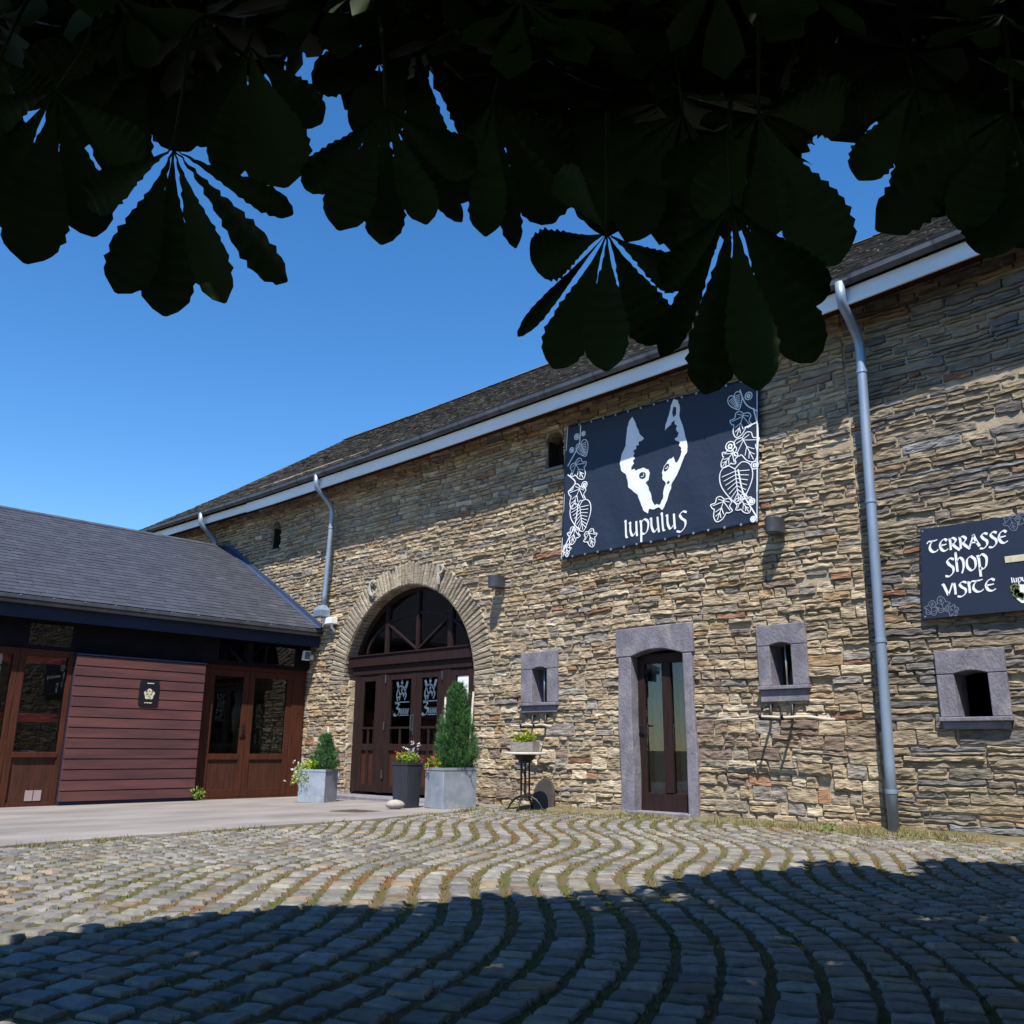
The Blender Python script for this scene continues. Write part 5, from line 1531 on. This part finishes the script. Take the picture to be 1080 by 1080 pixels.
def leaflet(mb, base, tip, w, side_hint, droop, tint, n=13):
    """obovate serrated leaflet with a folded midrib"""
    base, tip = np.asarray(base, float), np.asarray(tip, float)
    ax = tip - base
    L = np.linalg.norm(ax); ax /= L
    sd = np.cross(ax, side_hint); sd /= np.linalg.norm(sd)
    nn = np.cross(sd, ax)
    ts = np.linspace(0, 1, n)
    prof = np.interp(ts, [0, .08, .22, .4, .58, .74, .86, .94, .98, 1], [.03, .05, .18, .46, .80, 1.0, .93, .66, .34, .08])
    v = []
    for i, t in enumerate(ts):
        c = base + ax * L * t + nn * droop * L * (t * t - t)
        hw = prof[i] * w / 2
        jag = 1 + (rng.uniform(.02, .10) if i % 2 else rng.uniform(-.07, -.01)) * (t > .25)
        for s_, k in ((-1, jag), (-.55, 1), (0, 1), (.55, 1), (1, jag * rng.uniform(.97, 1.03))):
            v.append(c + sd * s_ * hw * k + nn * (abs(s_) * hw * .30 + .004 * math.sin(i * 2.2) * abs(s_)))
    f = [(i * 5 + j, i * 5 + j + 1, (i + 1) * 5 + j + 1, (i + 1) * 5 + j) for i in range(n - 1) for j in range(4)]
    mb.add(v, np.array(f), tint)
cm = MB()
for c, tips in HERO:
    c = np.array(c)
    for (x, y, z, w) in tips:
        hint = (EYE - c) + rng.normal(size=3) * .35
        leaflet(cm, c, (x, y, z), w * rng.uniform(.70, .94), hint, rng.uniform(-.12, .12), np.ones(3) * rng.uniform(.75, 1.25), n=31)
    pe = c + np.array([rng.uniform(-.03, .03), rng.uniform(-.03, .03), .22]) + CZ * .03
    cm.tube([c, (c + pe) / 2 + rng.normal(size=3) * .006, pe], [.003, .0035, .0045], 6, tint=(.8, .7, .5))
# template leaf: seven leaflets round the stalk, detailed once and reused
tm = MB()
for k, a in enumerate(np.linspace(-R(125), R(125), 7)):
    ln = (.16, .20, .235, .25, .235, .20, .16)[k]
    leaflet(tm, (0, 0, 0), (ln * math.cos(a), ln * math.sin(a), -.05 - .03 * (k % 2)), ln * .44, np.array([0, 0, 1.0]), .15, np.ones(3), n=7)
TV = np.concatenate(tm.v); TF = np.concatenate([q.reshape(-1, 4) for q in tm.lv])
tm2 = []
for k, a in enumerate(np.linspace(-R(125), R(125), 7)):
    ln = (.16, .20, .235, .25, .235, .20, .16)[k]
    ca, sa = math.cos(a), math.sin(a)
    for t_, s_ in ((0.02, 0), (.4, -.13), (.72, -.23), (.92, -.13), (1.0, 0), (.92, .13), (.72, .23), (.4, .13)):
        tm2.append((ln * (t_ * ca - s_ * sa), ln * (t_ * sa + s_ * ca), -.09 * t_ * t_ + abs(s_) * .03))
TV2 = np.array(tm2); TF2 = np.arange(56).reshape(7, 8)
def place_leaf(p, scale, fine, nrm_=None):
    n_ = np.array([0, 0, 1.0]) + rng.normal(size=3) * .45 if nrm_ is None else nrm_
    n_ /= np.linalg.norm(n_)
    a = rng.normal(size=3); a -= n_ * (a @ n_); a /= np.linalg.norm(a)
    c = np.cross(n_, a)
    V = TV if fine else TV2
    cm.add(p + scale * (V[:, :1] * a + V[:, 1:2] * c + V[:, 2:] * n_), TF if fine else TF2, np.ones(3) * rng.uniform(.7, 1.3))
def project(p):
    d_ = p - EYE
    z = d_ @ CZ
    return 540 + 940 * (d_ @ CX) / z, 540 - 940 * (d_ @ CY) / z, z
def sil(x): return np.interp(x, [0, 120, 340, 480, 560, 620, 800, 815, 905, 930, 1080], [150, 150, 120, 140, 200, 270, 290, 105, 105, 170, 190])
SX, SY = [-3.2, -3.55, -4.2, -4.2, -3.85, -3.5, -3.35, -3.25, -3.1, -2.6, -1.9, -1.2], [-6, .6, 1.6, 2.6, 3.4, 4.0, 4.8, 5.8, 6.8, 7.7, 8.6, 9.4]
KX = math.sin(SUN_AZ) / math.tan(SUN_EL); KY = -math.cos(SUN_AZ) / math.tan(SUN_EL)
# layer of foliage close behind the hanging leaves
cnt = 0
while cnt < 620:
    px_, py_, dz = rng.uniform(-140, 1220), rng.uniform(-260, 190), rng.uniform(1.7, 4.2)
    lim = sil(px_) - 0.19 * 940 / dz
    if py_ > lim: continue
    p = EYE + dz * (CX * (px_ - 540) / 940 + CY * (540 - py_) / 940 + CZ)
    qx, qy = p[0] - p[2] * KX, p[1] + p[2] * KY
    if qx < np.interp(qy, SY, SX) + .12: continue
    n_ = np.array([0, 0, 1.0]) * .6 - CZ * .9 + rng.normal(size=3) * .45
    place_leaf(p, rng.uniform(.6, 1.0), True, n_)
    cnt += 1
# the crown itself: it throws the shade on the cobbles
def bound(y): return np.interp(y, SY, SX)
cnt = 0
clump = rng.normal(size=(64, 3))
while cnt < 10500:
    sy = rng.uniform(-7, 9.3)
    sx = bound(sy) + .05 + abs(rng.normal()) * .3 if rng.random() < .22 else rng.uniform(bound(sy), 7.5)
    edge = min(sx - bound(sy), 7.5 - sx + .2, 9.3 - sy + .2, sy + 7.2)
    if edge < .9 and vnoise(np.array([[sx * 2.6, sy * 2.6, 3.3]]))[0] < .22 - edge * .6: continue
    top = 3.3 + 4.8 * math.sqrt(max(0, min(1, edge / 4.5)))
    h = rng.uniform(2.75, top) if rng.random() < .6 else rng.uniform(2.75, 3.6)
    ok = False
    for _ in range(14):
        p = np.array([sx + h * KX, sy - h * KY, h])
        z = (p - EYE) @ CZ
        if z < .25: ok = True; break
        px_, py_, z = project(p)
        r_ = .36 * 940 / z
        if px_ < -r_ or px_ > 1080 + r_ or py_ < sil(min(max(px_, 0), 1080)) - r_: ok = True; break
        h += .35
    if not ok or h > 9: continue
    place_leaf(p, rng.uniform(.9, 1.3), False)
    cnt += 1
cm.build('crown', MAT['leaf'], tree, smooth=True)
